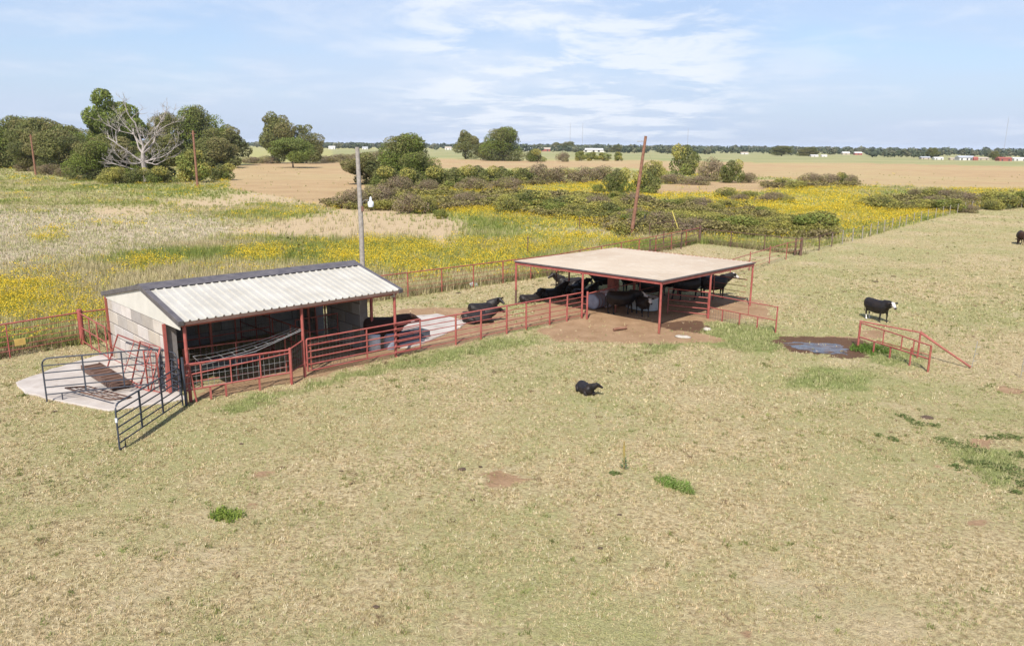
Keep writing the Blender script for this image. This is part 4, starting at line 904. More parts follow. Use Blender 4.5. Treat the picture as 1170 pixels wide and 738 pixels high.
# water trough, blocks and rubbish in the shed run
t = thing('stock_trough', 'dark grey shallow stock trough beside the brown cow', 'trough', G(470, 388), .6)
c = G(468, 388); mb = MB()
for dx, dy, sx, sy in ((0, -.36, 1.9, .06), (0, .36, 1.9, .06), (-.92, 0, .06, .66), (.92, 0, .06, .66)): mb.box(c + ca * dx + cb * dy + ZV * .2, (sx, sy, .36), (ca, cb, ZV), .015)
mb.box(c + ZV * .07, (1.8, .66, .08), (ca, cb, ZV)); mb.build('tub', MATBLK, t)
MB().box(c + ZV * .27, (1.76, .64, .01), (ca, cb, ZV)).build('water', pbr('trough_water', (.06, .07, .08), (.08, .09, .1), 3, .08, spec=1.0), t)
for (x, y, lab, mt) in ((446, 398, 'grey plastic drum at the feet of the brown cow', BLUW), (428, 400, 'pale grey drum right against the shed corner pillar', WHITE)):
    t = thing('plastic_drum', lab, 'drum', G(x, y)); lathe([(.26, 0), (.28, .05), (.28, .3), (.29, .33), (.28, .36), (.28, .62), (.29, .65), (.27, .72), (.1, .74)], G(x, y)).build('barrel', mt, t); lathe([(.06, .74), (.06, .78), (.02, .785)], G(x, y) + Vector((.12, 0, 0)), 8).build('bung', RUST, t)
def stone(label, base, s, mat=STONE, name='stone', cat='stone', fl=.35, el=1.0, rz=0):
    bpyv = MB(); p = G(*base); vs = []; seg, nr_ = 12, 7
    for i in range(nr_):
        th = math.pi * i / (nr_ - 1)
        for k in range(seg):
            an = 2 * math.pi * k / seg; v = Vector((math.sin(th) * math.cos(an) * el, math.sin(th) * math.sin(an), math.cos(th) * fl)); v *= s * (1 + .3 * mnoise.noise(v * 2 + Vector((base[0], base[1], 0)))); v.rotate(Matrix.Rotation(rz, 3, 'Z')); vs.append(p + v + ZV * (s * fl * .35))
    bpyv.add(vs, [(i * seg + k, (i + 1) * seg + k, (i + 1) * seg + (k + 1) % seg, i * seg + (k + 1) % seg) for i in range(nr_ - 1) for k in range(seg)], True)
    o = bpyv.build(name, mat); tag(o, label, cat)
stone('pale flat slab at the grass edge before the canopy near post', (780, 385), .27, fl=.18, el=1.5, rz=-.3)
stone('pinkish stone by the mud at the canopy right', (808, 377), .2, fl=.5)
stone('white block lying by the fence between shed and canopy', (524.5, 374.5), .12, fl=.8)
stone('small white bag lying at the back fence', (541, 327), .3, WHITE, 'feed_bag', 'bag', .7)
DUNG = pbr('dried_dung', (.07, .045, .03), (.11, .07, .045), 10, .95, bump=.5)
for (x, y, s, lab) in ((1059, 477, .28, 'large dung pat right of the pasture above the dark weeds'), (528, 536, .16, 'dark dung pat just left of the bare earth patch'), (708, 588, .08, 'tiny dung pat on the grass below the tall stalk'), (549, 533, .08, 'tiny dung pat touching the top of the bare earth patch'), (684, 566, .07, 'tiny dung pat below and left of the tall stalk'), (540, 571, .09, 'tiny dung pat below the bare earth patch'), (1000, 322, .3, 'dung pat above the white-faced cow at right'), (1021, 316, .25, 'dung pat right of the one above the white-faced cow'), (524, 335, .22, 'dung pat in the pen above the two lying cows'), (430, 693, .09, 'dung pat alone near the bottom edge left of centre'), (276, 507, .1, 'small dung pat below the shed front left corner'), (62, 470, .12, 'dung pat on the grass just below the concrete pad'), (390, 538, .08, 'small dung pat between shed and bare earth patch'), (686, 626, .08, 'small dung pat well below the tall stalk')):
    stone(lab, (x, y), s * .62, DUNG, 'dung_pat', 'dung', .22, 1.3)
t = thing('driftwood_log', 'short reddish log lying on the bare earth before the canopy', 'log', G(708, 378))
a, b = G(701, 378), G(716, 376); MB().tube([a + ZV * .06, a.lerp(b, .5) + ZV * .09, b + ZV * .05], [.07, .08, .05], 9).build('log', WOODB, t); MB().tube([a.lerp(b, .8) + ZV * .07, b + Vector((.05, .1, .2))], [.035, .015], 6).build('branch_stub', WOODB, t)

# ------------------------------------------------------------------ vegetation helpers
def rnd_unit(n):
    v = rng.normal(size=(n, 3)); return v / np.linalg.norm(v, axis=1)[:, None]
def leaf_cloud(C_, Nn, size, col, aspect=0.6):
    """one folded diamond leaf clump per centre: C_ centres, Nn normals, size (n,), col (n,3)"""
    n = len(C_); a = np.cross(Nn, rnd_unit(n)); a /= np.linalg.norm(a, axis=1)[:, None] + 1e-9; b = np.cross(Nn, a); s = size[:, None]
    V = np.stack([C_ - a * s, C_ - b * s * aspect + Nn * s * .15, C_ + a * s, C_ + b * s * aspect + Nn * s * .15], 1).reshape(-1, 3)
    T = (np.arange(n)[:, None] * 4 + np.arange(4)[None, :]); return V, T, np.repeat(col, 4, 0)
def crown_arrays(lobes, nleaf, leaf, pal, seed=0, flat=.75):
    vol = np.array([l[3] ** 2 for l in lobes]); pick = rng.choice(len(lobes), nleaf, p=vol / vol.sum()); L = np.array(lobes)
    u = rnd_unit(nleaf); rr = L[pick, 3] * (rng.uniform(0.55, 1.0, nleaf) ** .5)
    bump_ = 1 + .35 * (fbm(u[:, 0] * 2.5 + pick * 7, u[:, 1] * 2.5 + u[:, 2] * 2, seed) - .5)
    P = L[pick, :3] + u * np.stack([rr, rr, rr * flat], 1) * bump_[:, None]
    Nn = u * .7 + rnd_unit(nleaf) * .8 + np.array([0, 0, .25]); Nn /= np.linalg.norm(Nn, axis=1)[:, None]
    pal = np.array(pal); lobc = pal[rng.integers(0, len(pal), len(lobes))]
    col = lobc[pick] * rng.uniform(.72, 1.3, (nleaf, 1)) * rng.uniform(.92, 1.08, (nleaf, 3))
    return leaf_cloud(P, Nn, leaf * rng.uniform(.6, 1.3, nleaf), col)
def make_tree(name, label, cat, h, rad, lobes_n, nleaf, leaf, pal, trunk_h=.25, seed=1, flat=.75, low=.3, branches=6, crown='crown', stem='trunk', tr=.03):
    """built at the origin, height h"""
    rs = random.Random(seed); lobes = []
    for i in range(lobes_n):
        t_ = rs.uniform(0, 2 * math.pi); q = rs.random() ** .6; zz = rs.uniform(low, 1.0); wd = math.sin(min(1, max(.12, (1 - zz) / (1 - low) + .28)) * math.pi * .62)
        lr = rad * rs.uniform(.16, .44); lobes.append((math.cos(t_) * q * rad * wd * .74, math.sin(t_) * q * rad * wd * .74, max(h * zz - lr * .7, lr * flat * .8), lr))
    lobes.append((0, 0, h * (low + .9) / 2, rad * .62))
    o = thing(name, label, cat); V, T, C_ = crown_arrays(lobes, nleaf, leaf, pal, seed, flat); V[:, 2] = np.maximum(V[:, 2], 0.02)
    np_mesh(crown, V, T, C_, LEAF, o, 4)
    mb = MB(); th = h * trunk_h; tip = Vector((0.02 * h, 0, th)); mb.tube([(0, 0, -.1), (0.01 * h, 0, th * .5), tuple(tip)], [h * tr, h * tr * .8, h * tr * .7], 8)
    for i in range(branches):
        l = lobes[i % len(lobes)]; e = Vector(l[:3]); m = tip.lerp(e, .5) + Vector((rs.uniform(-.05, .05) * h, rs.uniform(-.05, .05) * h, -.02 * h)); mb.tube([tip, m, e], [h * tr * .55, h * tr * .35, h * tr * .12], 6)
    mb.build(stem, BARK, o); return o
OAK = [(0.175, 0.18, 0.065), (0.21, 0.21, 0.075), (0.14, 0.15, 0.06), (0.225, 0.205, 0.085)]
GRN = [(0.19, 0.225, 0.055), (0.235, 0.255, 0.07), (0.145, 0.175, 0.045)]
PRP = [(0.26, 0.20, 0.13), (0.29, 0.225, 0.15), (0.23, 0.195, 0.10), (0.28, 0.25, 0.10)]
OLV = [(0.33, 0.31, 0.085), (0.40, 0.36, 0.10), (0.26, 0.25, 0.075)]
used = set()
protos = {}
ROWC = {}
def nth(label, i, n):
    o = ['leftmost', 'second', 'third', 'fourth', 'fifth', 'sixth', 'seventh', 'eighth'][i]
    return f'{o} ' + label + (' from the left' if i else '')
def proto(key, *a, **k): protos[key] = make_tree(*a, **k)
proto('oakA', 'oak_tree', 'x', 'tree', 10, 5.2, 26, 20000, .17, OAK, seed=3)
proto('oakB', 'oak_tree', 'x', 'tree', 10, 5.6, 28, 20000, .17, OAK, seed=8, low=.22)
proto('oakC', 'oak_tree', 'x', 'tree', 10, 6.0, 26, 20000, .17, OAK, seed=21, low=.35)
proto('round', 'oak_tree', 'x', 'tree', 10, 6.5, 46, 28000, .16, OAK + GRN[:1], seed=51, low=.12, trunk_h=.2, flat=.8)
proto('grn', 'cottonwood_tree', 'x', 'tree', 10, 4.2, 26, 18000, .17, GRN, seed=5, low=.25)
proto('umb', 'spreading_tree', 'x', 'tree', 10, 9.0, 30, 16000, .22, [(0.19, 0.225, 0.06), (0.16, 0.185, 0.06)], seed=6, low=.55, trunk_h=.38, flat=.38)
proto('bush', 'round_bush', 'x', 'bush', 3, 2.4, 16, 6000, .095, OAK + GRN + OLV, seed=31, low=.2, trunk_h=.15, crown='foliage', stem='stems')
proto('bushg', 'green_bush', 'x', 'bush', 3, 2.3, 16, 6000, .095, GRN + OLV, seed=33, low=.2, trunk_h=.15, crown='foliage', stem='stems')
proto('bushp', 'bare_brush', 'x', 'bush', 3, 2.8, 18, 5500, .085, PRP, seed=35, low=.15, trunk_h=.15, crown='twigs', stem='stems', branches=9)
proto('busho', 'olive_bush', 'x', 'bush', 3, 2.7, 18, 6000, .09, OLV + OAK + PRP[3:], seed=37, low=.15, trunk_h=.15, crown='foliage', stem='stems')
def place(key, x, yb, yt, wpx, label, group=None, cat=None, rz=None):
    """base pixel, top pixel and width in the photo give the plant's real size where it stands"""
    p = G(x, yb); dist = p.y * c_ + (CH) * s_; h = CH - (CH * (yt - hor(x)) / (yb - hor(x))) if True else 0
    base_h, base_r = {'oakA': (10, 5.2), 'oakB': (10, 5.6), 'oakC': (10, 6.0), 'grn': (10, 4.2), 'umb': (10, 9.0), 'round': (10, 6.5)}.get(key, (3, {'bush': 2.4, 'bushg': 2.3, 'bushp': 2.8, 'busho': 2.7}.get(key)))
    wm = wpx * dist / F / 2; o = protos[key]; sc = (wm / base_r / .92, wm / base_r / .92, h / base_h / .96)
    rz = random.uniform(0, 6.28) if rz is None else rz
    if key in used: o = dup(o, (p.x, p.y, -.05), rz, sc, label, None)
    else: o.location = (p.x, p.y, -.05); o.rotation_euler = (0, 0, rz); o.scale = sc; o['label'] = label; used.add(key)
    if group: o['group'] = group
    elif 'group' in o: del o['group']
    return o
def hor(x): return 168.2 + (x - 585) * .0085
# wood on the left
place('oakA', -18, 192, 134, 70, 'dark olive oak cut by the left edge of the photo')
place('round', 18, 192, 137, 70, 'olive oak at the far left of the wood, next to the edge')
place('oakC', 52, 193, 139, 62, 'olive oak standing behind the thin brown pole')
place('round', 90, 196, 147, 66, 'rounded olive oak left of the tall bright green tree')
place('grn', 128, 192, 109, 52, 'tallest bright green tree rising above the wood')
place('grn', 152, 190, 125, 48, 'bright green tree just right of the tallest one')
place('round', 108, 206, 163, 62, 'dense dark oak low in front of the tall green tree')
place('oakC', 150, 203, 168, 50, 'dark oak thicket around the foot of the dead tree')
place('oakA', 190, 206, 158, 50, 'dark oak directly behind the dead tree')
place('oakC', 196, 190, 134, 50, 'grey green oak behind the dead tree top')
place('round', 230, 190, 127, 58, 'tall dark oak right of the dead tree')
place('oakA', 262, 189, 146, 46, 'lower dark oak at the right end of the wood')
place('bushg', 219, 209, 171, 44, 'bright green bush beside the brown pole before the wood')
place('bush', 254, 206, 187, 34, 'small dark bush right of the bright green one')
for i, (x, yb, yt, w_) in enumerate(sorted(((60, 200, 187, 34), (78, 202, 190, 30), (45, 198, 188, 24), (30, 196, 186, 26)))): place('bushp', x, yb, yt, w_, nth('low purplish brush at the foot of the left wood', i, 0), 'purplish brush below the left wood')
place('bush', 158, 210, 192, 34, 'dark bush hiding the foot of the dead tree, left side')
place('bush', 182, 210, 190, 38, 'dark bush hiding the foot of the dead tree, right side')
place('busho', 132, 210, 190, 40, 'olive bush left of the dead tree foot')
place('round', 168, 207, 176, 46, 'rounded dark oak tangled with the lower limbs of the dead tree')
place('oakC', 70, 199, 152, 66, 'lower dark oak filling the wood between brown pole and green tree')
place('oakA', 128, 204, 156, 54, 'mid-height oak below the tall bright green tree')
place('oakC', 36, 196, 150, 56, 'lower olive oak at the wood edge left of the brown pole')
place('oakB', 246, 192, 150, 56, 'broad low oak in front of the right end of the wood')
# three trees in the tan field and hedge behind
place('oakA', 317, 187, 133, 42, 'tall olive oak, leftmost of the field group')
place('oakB', 350, 187, 146, 42, 'olive oak at the right of the field group')
place('umb', 335, 192, 157, 56, 'low spreading tree with a bare trunk in front of the field group')
for i, (x, yb, yt, w_) in enumerate(sorted(((285, 187, 179, 34), (305, 187, 178, 30), (372, 186, 178, 36), (392, 185, 176, 34), (410, 184, 175, 30), (430, 181, 173, 40)))): place('bushp', x, yb, yt, w_, nth('low purplish brush along the hedge behind the field oaks', i, 0), 'hedge brush behind the field oaks')
# middle group around the big round tree
place('round', 461, 210, 156, 72, 'big round olive oak right of the grey light pole')
place('round', 478, 214, 176, 54, 'olive oak crown leaning right of the big round one')
place('oakA', 418, 211, 176, 50, 'dark oak bush directly behind the top of the grey light pole')
for i, (x, yb, yt, w_) in enumerate(sorted(((440, 214, 190, 44), (500, 216, 190, 44), (520, 213, 191, 36), (545, 212, 189, 40), (572, 212, 190, 36), (597, 211, 192, 34), (470, 217, 192, 40)))): place('bush', x, yb, yt, w_, nth('dark green bush in the row beside the big oak', i, 0), 'dark green bushes right of the big round oak')
for i, (x, yb, yt, w_) in enumerate(sorted(((615, 211, 186, 34), (640, 210, 190, 44), (665, 210, 190, 40), (690, 208, 189, 40), (455, 222, 200, 44), (490, 221, 204, 34), (540, 219, 202, 44), (580, 217, 202, 40)))): place('bushp', x, yb, yt, w_, nth('purplish grey brush along the middle hedge', i, 0), 'purplish brush of the middle hedge')
place('oakA', 532, 182, 152, 28, 'small oak at the left of the distant pair')
place('round', 573, 184, 149, 52, 'rounded distant oak at the right of the pair')
place('oakC', 552, 183, 165, 30, 'small oak joining the distant pair')
place('bush', 610, 185, 171, 26, 'dark bush right of the distant oak pair')
place('bushp', 643, 185, 174, 18, 'grey brush clump before the distant white barn')
for i, (x, yb, yt, w_) in enumerate(sorted(((662, 184, 173, 16), (675, 184, 174, 16), (690, 184, 175, 18), (706, 184, 174, 14)))): place('bushg', x, yb, yt, w_, nth('small green bush in the row before the distant white barn', i, 0), 'small green bushes before the white barn')
# in front of the flowers, centre
place('bushp', 405, 238, 214, 44, 'purplish brush left of the grey light pole')
place('bushp', 430, 232, 211, 50, 'purplish brush behind the yard lamp')
place('bushp', 468, 244, 219, 42, 'brownish brush right of the yard lamp')
place('bushp', 535, 236, 218, 44, 'grey brush among the flowers right of the brownish one')
place('busho', 488, 243, 222, 34, 'olive bush beside the brownish brush')
place('bushg', 503, 250, 238, 18, 'small round dark green bush at the bare sand edge')
place('bushg', 482, 244, 233, 22, 'low green bush left of the small round one')
place('busho', 580, 245, 222, 40, 'olive bush at the left end of the long thicket')
place('bush', 705, 223, 192, 34, 'dark bush with pale patches left of the leaning pole')
place('bush', 738, 222, 196, 40, 'dark bush just right of the leaning pole')
place('busho', 745, 208, 183, 36, 'olive bush behind the leaning pole')
place('bushg', 683, 222, 210, 16, 'small grey green bush left of the leaning pole')
place('bush', 782, 200, 166, 38, 'round dark green tree standing on the tan field')
place('bushp', 811, 207, 180, 34, 'grey brown bush between the round tree and the green bush')
place('bush', 835, 209, 183, 32, 'round green bush right of the grey brown bush')
place('bushp', 855, 209, 197, 24, 'low grey brush right of the round green bush')
for i, (x, yb, yt, w_) in enumerate(sorted(((770, 210, 198, 40), (795, 211, 200, 40)))): place('bushp', x, yb, yt, w_, nth('low brush at the foot of the round tree', i, 0), 'low brush below the round tree')
place('bushp', 925, 211, 197, 30, 'purple grey brush by the right tan field, left of a green bush')
place('bushp', 945, 211, 198, 30, 'purple grey brush touching the green bush at the right field')
place('bush', 962, 211, 197, 18, 'small green bush in purple brush at the right field')
place('bushp', 972, 213, 199, 18, 'purple grey brush right of the small green bush')
for i, (x, yb, yt, w_) in enumerate(sorted(((893, 214, 203, 30), (910, 216, 206, 34)))): place('busho', x, yb, yt, w_, nth('olive bush in the flowers under the right field', i, 0), 'olive bushes under the right field')
# long thicket behind the pens
TH = []
rs = random.Random(4)
ROWS = ((600, 240, 740, 260, 14, 19, 'gob', 'the thicket row ending at the leaning pole'), (560, 232, 700, 238, 10, 16, 'gop', 'the back thicket left of the leaning pole'), (720, 255, 800, 266, 9, 21, 'pop', 'the thicket behind the alley fence'), (780, 260, 900, 267, 12, 19, 'gog', 'the thicket behind the far pen fence'), (700, 232, 800, 240, 7, 14, 'gpo', 'the back thicket right of the leaning pole'), (800, 240, 870, 246, 5, 12, 'pgo', 'the middle thicket above the far pen'), (900, 262, 940, 270, 5, 22, 'pgp', 'the clump behind the rusty corner post'), (990, 238, 1105, 240, 10, 15, 'opg', 'the belt behind the wire fence'), (1050, 228, 1100, 232, 5, 14, 'po', 'the back belt behind the wire fence'), (1130, 237, 1200, 237, 8, 19, 'ogo', 'the clump at the right photo edge'), (830, 230, 900, 232, 6, 12, 'op', 'the small row above the far pen'))
for ri, (x0, y0, x1, y1, n, hpx, kinds, where) in enumerate(ROWS):
    for i in range(n):
        q = (i + rs.uniform(-.3, .3)) / max(1, n - 1); x = x0 + (x1 - x0) * q; yb = y0 + (y1 - y0) * q + rs.uniform(-3, 3); k = {'g': 'bushg', 'o': 'busho', 'b': 'bush', 'p': 'bushp'}[rs.choice(kinds)]
        TH.append((ri, k, x, yb, hpx * rs.uniform(.6, 1.2), where))
ORD = ['leftmost', 'second', 'third', 'fourth', 'fifth', 'sixth', 'seventh', 'eighth', 'ninth', 'tenth', 'eleventh', 'twelfth']
cnt = {}; tot = {}
for q in TH: tot[q[:2]] = tot.get(q[:2], 0) + 1
for ri, k, x, yb, hp, where in sorted(TH, key=lambda q: (q[0], q[2])):
    w_ = hp * rs.uniform(1.9, 3.0); nm = {'bushg': 'green', 'busho': 'olive', 'bush': 'dark green', 'bushp': 'purplish brown'}[k]; c_i = cnt[(ri, k)] = cnt.get((ri, k), 0) + 1
    od = 'only' if tot[(ri, k)] == 1 else ORD[c_i - 1]
    place(k, x, yb, yb - hp, w_, f"{od} {nm} bush{' from left' if od not in ('only', 'leftmost') else ''} in {where}", 'bushes of the long thicket beyond the pens')

# dead tree
def dead_tree():
    p = G(166, 208); t = thing('dead_tree', 'bleached leafless dead tree with twisting branches in front of the wood', 'dead tree', (p.x, p.y, 0)); rs = random.Random(12); H_ = 20.0
    trunk = MB(); limbs = []
    tp = [Vector((0, 0, 0)), Vector((.2, 0, 3)), Vector((-.1, 0, 6)), Vector((.1, 0, 8.5))]; trunk.tube([p + v for v in tp], [.7, .6, .52, .46], 9); trunk.build('trunk', DEADW, t)
    def grow(mb, a, d, L, r, dep):
        n = 4; pts = [a]; q = a.copy(); dd = d.copy()
        for i in range(n):
            dd = (dd + Vector((rs.uniform(-.3, .3), rs.uniform(-.3, .3), rs.uniform(-.18, .28)))).normalized(); q = q + dd * (L / n); pts.append(q.copy())
        mb.tube([p + v for v in pts], [r * (1 - .16 * i) for i in range(n + 1)], 6 if dep > 1 else 4, dep > 3)
        if dep <= 0: return
        for k in range(rs.choice((2, 3, 3)) if dep > 1 else 4):
            s = rs.choice(pts[1:]); nd = (dd + Vector((rs.uniform(-1, 1), rs.uniform(-1, 1), rs.uniform(-.4, .8)))).normalized(); grow(mb, s.copy(), nd, L * rs.uniform(.5, .75), max(.042, r * .5), dep - 1)
    for st, d, L, r in ((tp[3], (.1, 0, 1), 9, .4), (tp[2], (-.8, 0, .75), 8, .34), (tp[3], (.8, .1, .7), 9, .38), (tp[2], (.85, -.1, .15), 7, .3), (tp[1], (-.8, -.4, .25), 7, .28), (tp[3], (-.4, .2, .9), 8, .32), (tp[3], (.45, 0, .9), 9, .32), (tp[2], (.8, -.5, -.3), 6, .26), (tp[2], (-.7, -.3, -.2), 6, .24), (tp[1], (.3, -.8, -.1), 5, .22)):
        mb = MB(); grow(mb, st.copy(), Vector(d).normalized(), L, r, 4); mb.build('branch', DEADW, t)
    t.scale = (.88, 1.0, .78)
dead_tree()

# ------------------------------------------------------------------ far horizon: woods, farm buildings, masts
def far_woods():
    V_, T_, C_ = [], [], []; off = 0
    specs = []   # x px, base y, height m
    for x in np.arange(-60, 1240, 1.7):
        hx = hor(x); lim = 5.0 + 3.8 * np.clip((x - 560) / 500, -.45, 1)
        for k in range(2):
            yb = hx + lim * rng.uniform(.22, .75) if k == 0 else hx + lim * rng.uniform(.6, 1.0)
            if k == 1 and fbm(np.array([x * .035]), np.array([1.0]), 3)[0] < .47: continue
            specs.append((x + rng.uniform(-1, 1), yb))
    for x, yb in specs:
        p = G(x, max(yb, hor(x) + 1.2)); d = p.y
        if d < 0 or d > 6500: continue
        hpx = {True: rng.uniform(4.5, 7.5)}[True]; h = hpx * d / F; h = min(h, 16); r = h * rng.uniform(.45, .8); n = 46
        u = rnd_unit(n); P = np.array([p.x, p.y, h * .52]) + u * np.array([r, r, h * .5]) * rng.uniform(.6, 1, (n, 1)); P[:, 2] = np.maximum(P[:, 2], .2)
        Nn = u + rnd_unit(n) * .6; Nn /= np.linalg.norm(Nn, axis=1)[:, None]
        base_ = np.array([(0.11, 0.13, 0.08), (0.13, 0.145, 0.09), (0.095, 0.115, 0.08), (0.155, 0.155, 0.095)])[rng.integers(0, 4)]
        v, tt, c = leaf_cloud(P, Nn, r * .32 * rng.uniform(.7, 1.3, n), base_ * rng.uniform(.75, 1.25, (n, 1)), .8)
        V_.append(v); T_.append(tt + off); C_.append(c); off += len(v)
    o = np_mesh('distant_woods', np.concatenate(V_), np.concatenate(T_), np.concatenate(C_), LEAF, None, 4)
    tag(o, 'dark line of distant woods along the whole horizon', 'woods', kind='stuff')
far_woods()
for x, yb, yt, w_, k, lab in ((893, 178.5, 168.5, 30, 'oakC', 'dark rounded grove at the horizon right of centre'), (924, 178.5, 169.5, 28, 'oakB', 'dark grove touching the rounded one at the horizon'), (650, 173.5, 164, 20, 'oakA', 'distant dark trees left of the white barn'), (636, 173, 165, 14, 'oakC', 'small distant tree left of the dark grove by the barn'), (705, 174.5, 167, 20, 'oakB', 'distant dark trees right of the white barn'), (1066, 181, 170.5, 14, 'oakA', 'distant tree with golden crown among farm roofs on the right'), (1136, 183, 174, 11, 'oakA', 'distant dark tree left of the red barn')):
    place(k, x, yb, yt, w_, lab)
FARM = {'w': pbr('far_white_wall', (.62, .6, .57), (.55, .53, .5), 2, .6), 'r': pbr('far_red_wall', (.33, .10, .075), (.28, .09, .07), 2, .7), 't': pbr('far_tan_wall', (.45, .38, .3), (.4, .33, .26), 2, .7), 'g': pbr('far_grey_roof', (.42, .43, .45), (.36, .37, .4), 2, .5), 'd': pbr('dark_opening', (.04, .04, .05), (.06, .06, .07), 2, .4)}
def farmhouse(name, label, x, yb, wpx, hpx, wall, roof, doors=2, cat='building'):
    p = G(x, yb); d = p.y; wd = wpx * d / F; h = hpx * d / F; dep = min(wd * .6, 14); t = thing(name, label, cat, (p.x, p.y, 0)); wh = h * .58
    MB().box(p + ZV * wh / 2 + Vector((0, dep / 2, 0)), (wd, dep, wh)).build('wall', FARM[wall], t)
    ov = wd * .03; e = [(-wd / 2 - ov, -ov, wh), (wd / 2 + ov, -ov, wh), (wd / 2 + ov, dep + ov, wh), (-wd / 2 - ov, dep + ov, wh), (-wd / 2 - ov, dep / 2, h), (wd / 2 + ov, dep / 2, h)]
    MB().add([p + Vector(q) + ZV * .02 for q in e], [(0, 1, 5, 4), (2, 3, 4, 5), (0, 4, 3), (1, 2, 5), (3, 2, 1, 0)]).build('roof', FARM[roof], t)
    for i in range(doors):
        xx = -wd / 2 + wd * (i + .5 + .2 * (i % 2)) / doors * .9; MB().box(p + Vector((xx, -.06, wh * .42)), (wd * .09, .1, wh * .7)).build('door' if i == 0 else 'window', FARM['d'], t)
farmhouse('barn', 'long low white barn in front of the horizon woods, left of the leaning pole', 678, 174.0, 24, 4.2, 'w', 'w', 3, 'barn')
farmhouse('farmhouse', 'distant red-walled farmhouse left of the white barn', 622, 173.2, 13, 4.2, 'r', 't', 2)
farmhouse('farmhouse', 'distant white house at the far left of the barn group', 603, 173.0, 10, 4, 'w', 'g', 2)
farmhouse('farmhouse', 'small distant white house seen left of the grey light pole', 379, 170.8, 7, 3.6, 'w', 'w', 2)
farmhouse('farmhouse', 'small distant pale house seen right of the grey light pole', 417, 171.0, 6, 3, 'w', 'g', 2)
farmhouse('farmhouse', 'small distant pale house between the two oak groups', 512, 171.4, 7, 3.4, 'w', 't', 2)
farmhouse('farmhouse', 'tiny distant pale shed at the horizon right of centre', 851, 176.5, 8, 2.4, 'w', 't', 1)
farmhouse('farmhouse', 'low white shed leftmost on the right green field', 931, 179.3, 8, 2.2, 'w', 'w', 1)
farmhouse('farmhouse', 'low white shed second from left on the right green field', 942, 179.4, 6, 2.2, 'w', 'w', 1)
farmhouse('farmhouse', 'small distant house with white roof against the woods on the right', 967, 177.0, 8, 3.2, 't', 'w', 1)
farmhouse('farmhouse', 'small distant house with white roof right of the similar one', 981, 177.3, 8, 3.4, 'r', 'w', 1)
farmhouse('farmhouse', 'low pale farm shed left of the golden-crowned tree', 1058, 182.2, 10, 3, 't', 'g', 2)
farmhouse('farmhouse', 'low white farm shed right of the golden-crowned tree', 1073, 182.8, 10, 3, 'w', 'w', 2)
farmhouse('farmhouse', 'low tan farm shed between white sheds on the right horizon', 1090, 183.0, 8, 2.4, 't', 't', 1)
farmhouse('farmhouse', 'larger white farm building with grey roof on the right horizon', 1105, 183.4, 17, 5, 'w', 'g', 3)
farmhouse('farmhouse', 'small red shed end against the larger white farm building', 1115, 183.6, 5, 4, 'r', 'r', 1)
farmhouse('farmhouse', 'long low tan farm building left of the red barn', 1124, 183.0, 12, 3, 't', 't', 2)
farmhouse('barn', 'red barn near the right edge of the horizon', 1149, 184.3, 14, 4.4, 'r', 'r', 2, 'barn')
farmhouse('farmhouse', 'white farm building at the right edge of the horizon', 1166, 184.0, 14, 3.8, 'w', 'w', 2)
MAST = pbr('mast_steel', (.42, .42, .46), (.36, .36, .4), 2, .5)
def mast(label, x, yb, yt):
    p = G(x, yb); d = p.y; h = CH + (hor(x) - yt) * d / F; t = thing('radio_mast', label, 'radio mast', (p.x, p.y, 0)); mb = MB(); w_ = .0007 * d / 2
    for k in range(3):
        a = 2 * math.pi * k / 3; mb.tube([p + Vector((w_ * math.cos(a), w_ * math.sin(a), 0)), p + Vector((w_ * math.cos(a), w_ * math.sin(a), h))], w_ * .22, 4)
    n = 24
    for i in range(n):
        for k in range(3):
            a, b = 2 * math.pi * k / 3, 2 * math.pi * (k + 1) / 3; mb.tube([p + Vector((w_ * math.cos(a), w_ * math.sin(a), h * i / n)), p + Vector((w_ * math.cos(b), w_ * math.sin(b), h * (i + 1) / n))], w_ * .15, 3, False)
    mb.build('lattice', MAST, t); MB().tube([p + ZV * h, p + ZV * (h * 1.05)], w_ * .25, 4).build('antenna', MAST, t)
mast('thin radio mast left of the white barn, left of the pair', 651, 172, 144)
mast('thin radio mast above the white barn, right of the pair', 665, 172, 144)
mast('faint radio mast above the round green tree', 785, 173.5, 150)
mast('tall thin radio mast near the right edge', 1146, 179, 138)

# ------------------------------------------------------------------ grass, weeds and flowers
def tufts(P, h, nb, width, lean, col, spread=.5, seed=0):
    """nb blades per point, each a narrow triangle"""
    n = len(P); Pn = np.repeat(P, nb, 0); hh = np.repeat(h, nb) * rng.uniform(.6, 1.15, n * nb); an = rng.uniform(0, 2 * np.pi, n * nb); ww = np.repeat(width, nb) * rng.uniform(.7, 1.3, n * nb)
    off = np.repeat(h, nb) * spread * rng.uniform(0, 1, n * nb); a2 = rng.uniform(0, 2 * np.pi, n * nb)
    B = Pn + np.stack([np.cos(a2) * off, np.sin(a2) * off, np.zeros(n * nb)], 1); sx, sy = -np.sin(an), np.cos(an); ln = hh * lean * rng.uniform(.2, 1.4, n * nb)
    V = np.stack([B + np.stack([sx * ww, sy * ww, np.zeros_like(ww)], 1), B - np.stack([sx * ww, sy * ww, np.zeros_like(ww)], 1), B + np.stack([np.cos(an) * ln, np.sin(an) * ln, hh], 1)], 1).reshape(-1, 3)
    C_ = np.repeat(np.repeat(col, nb, 0) * rng.uniform(.8, 1.22, (n * nb, 1)), 3, 0); return V, C_
def sample(y0, y1, dens, margin=6):
    hw = 0.70 * y1 + margin; n = int((y1 - y0) * 2 * hw * dens); X = rng.uniform(-hw, hw, n); Y = rng.uniform(y0, y1, n); k = np.abs(X) < 0.70 * Y + margin; return X[k], Y[k]
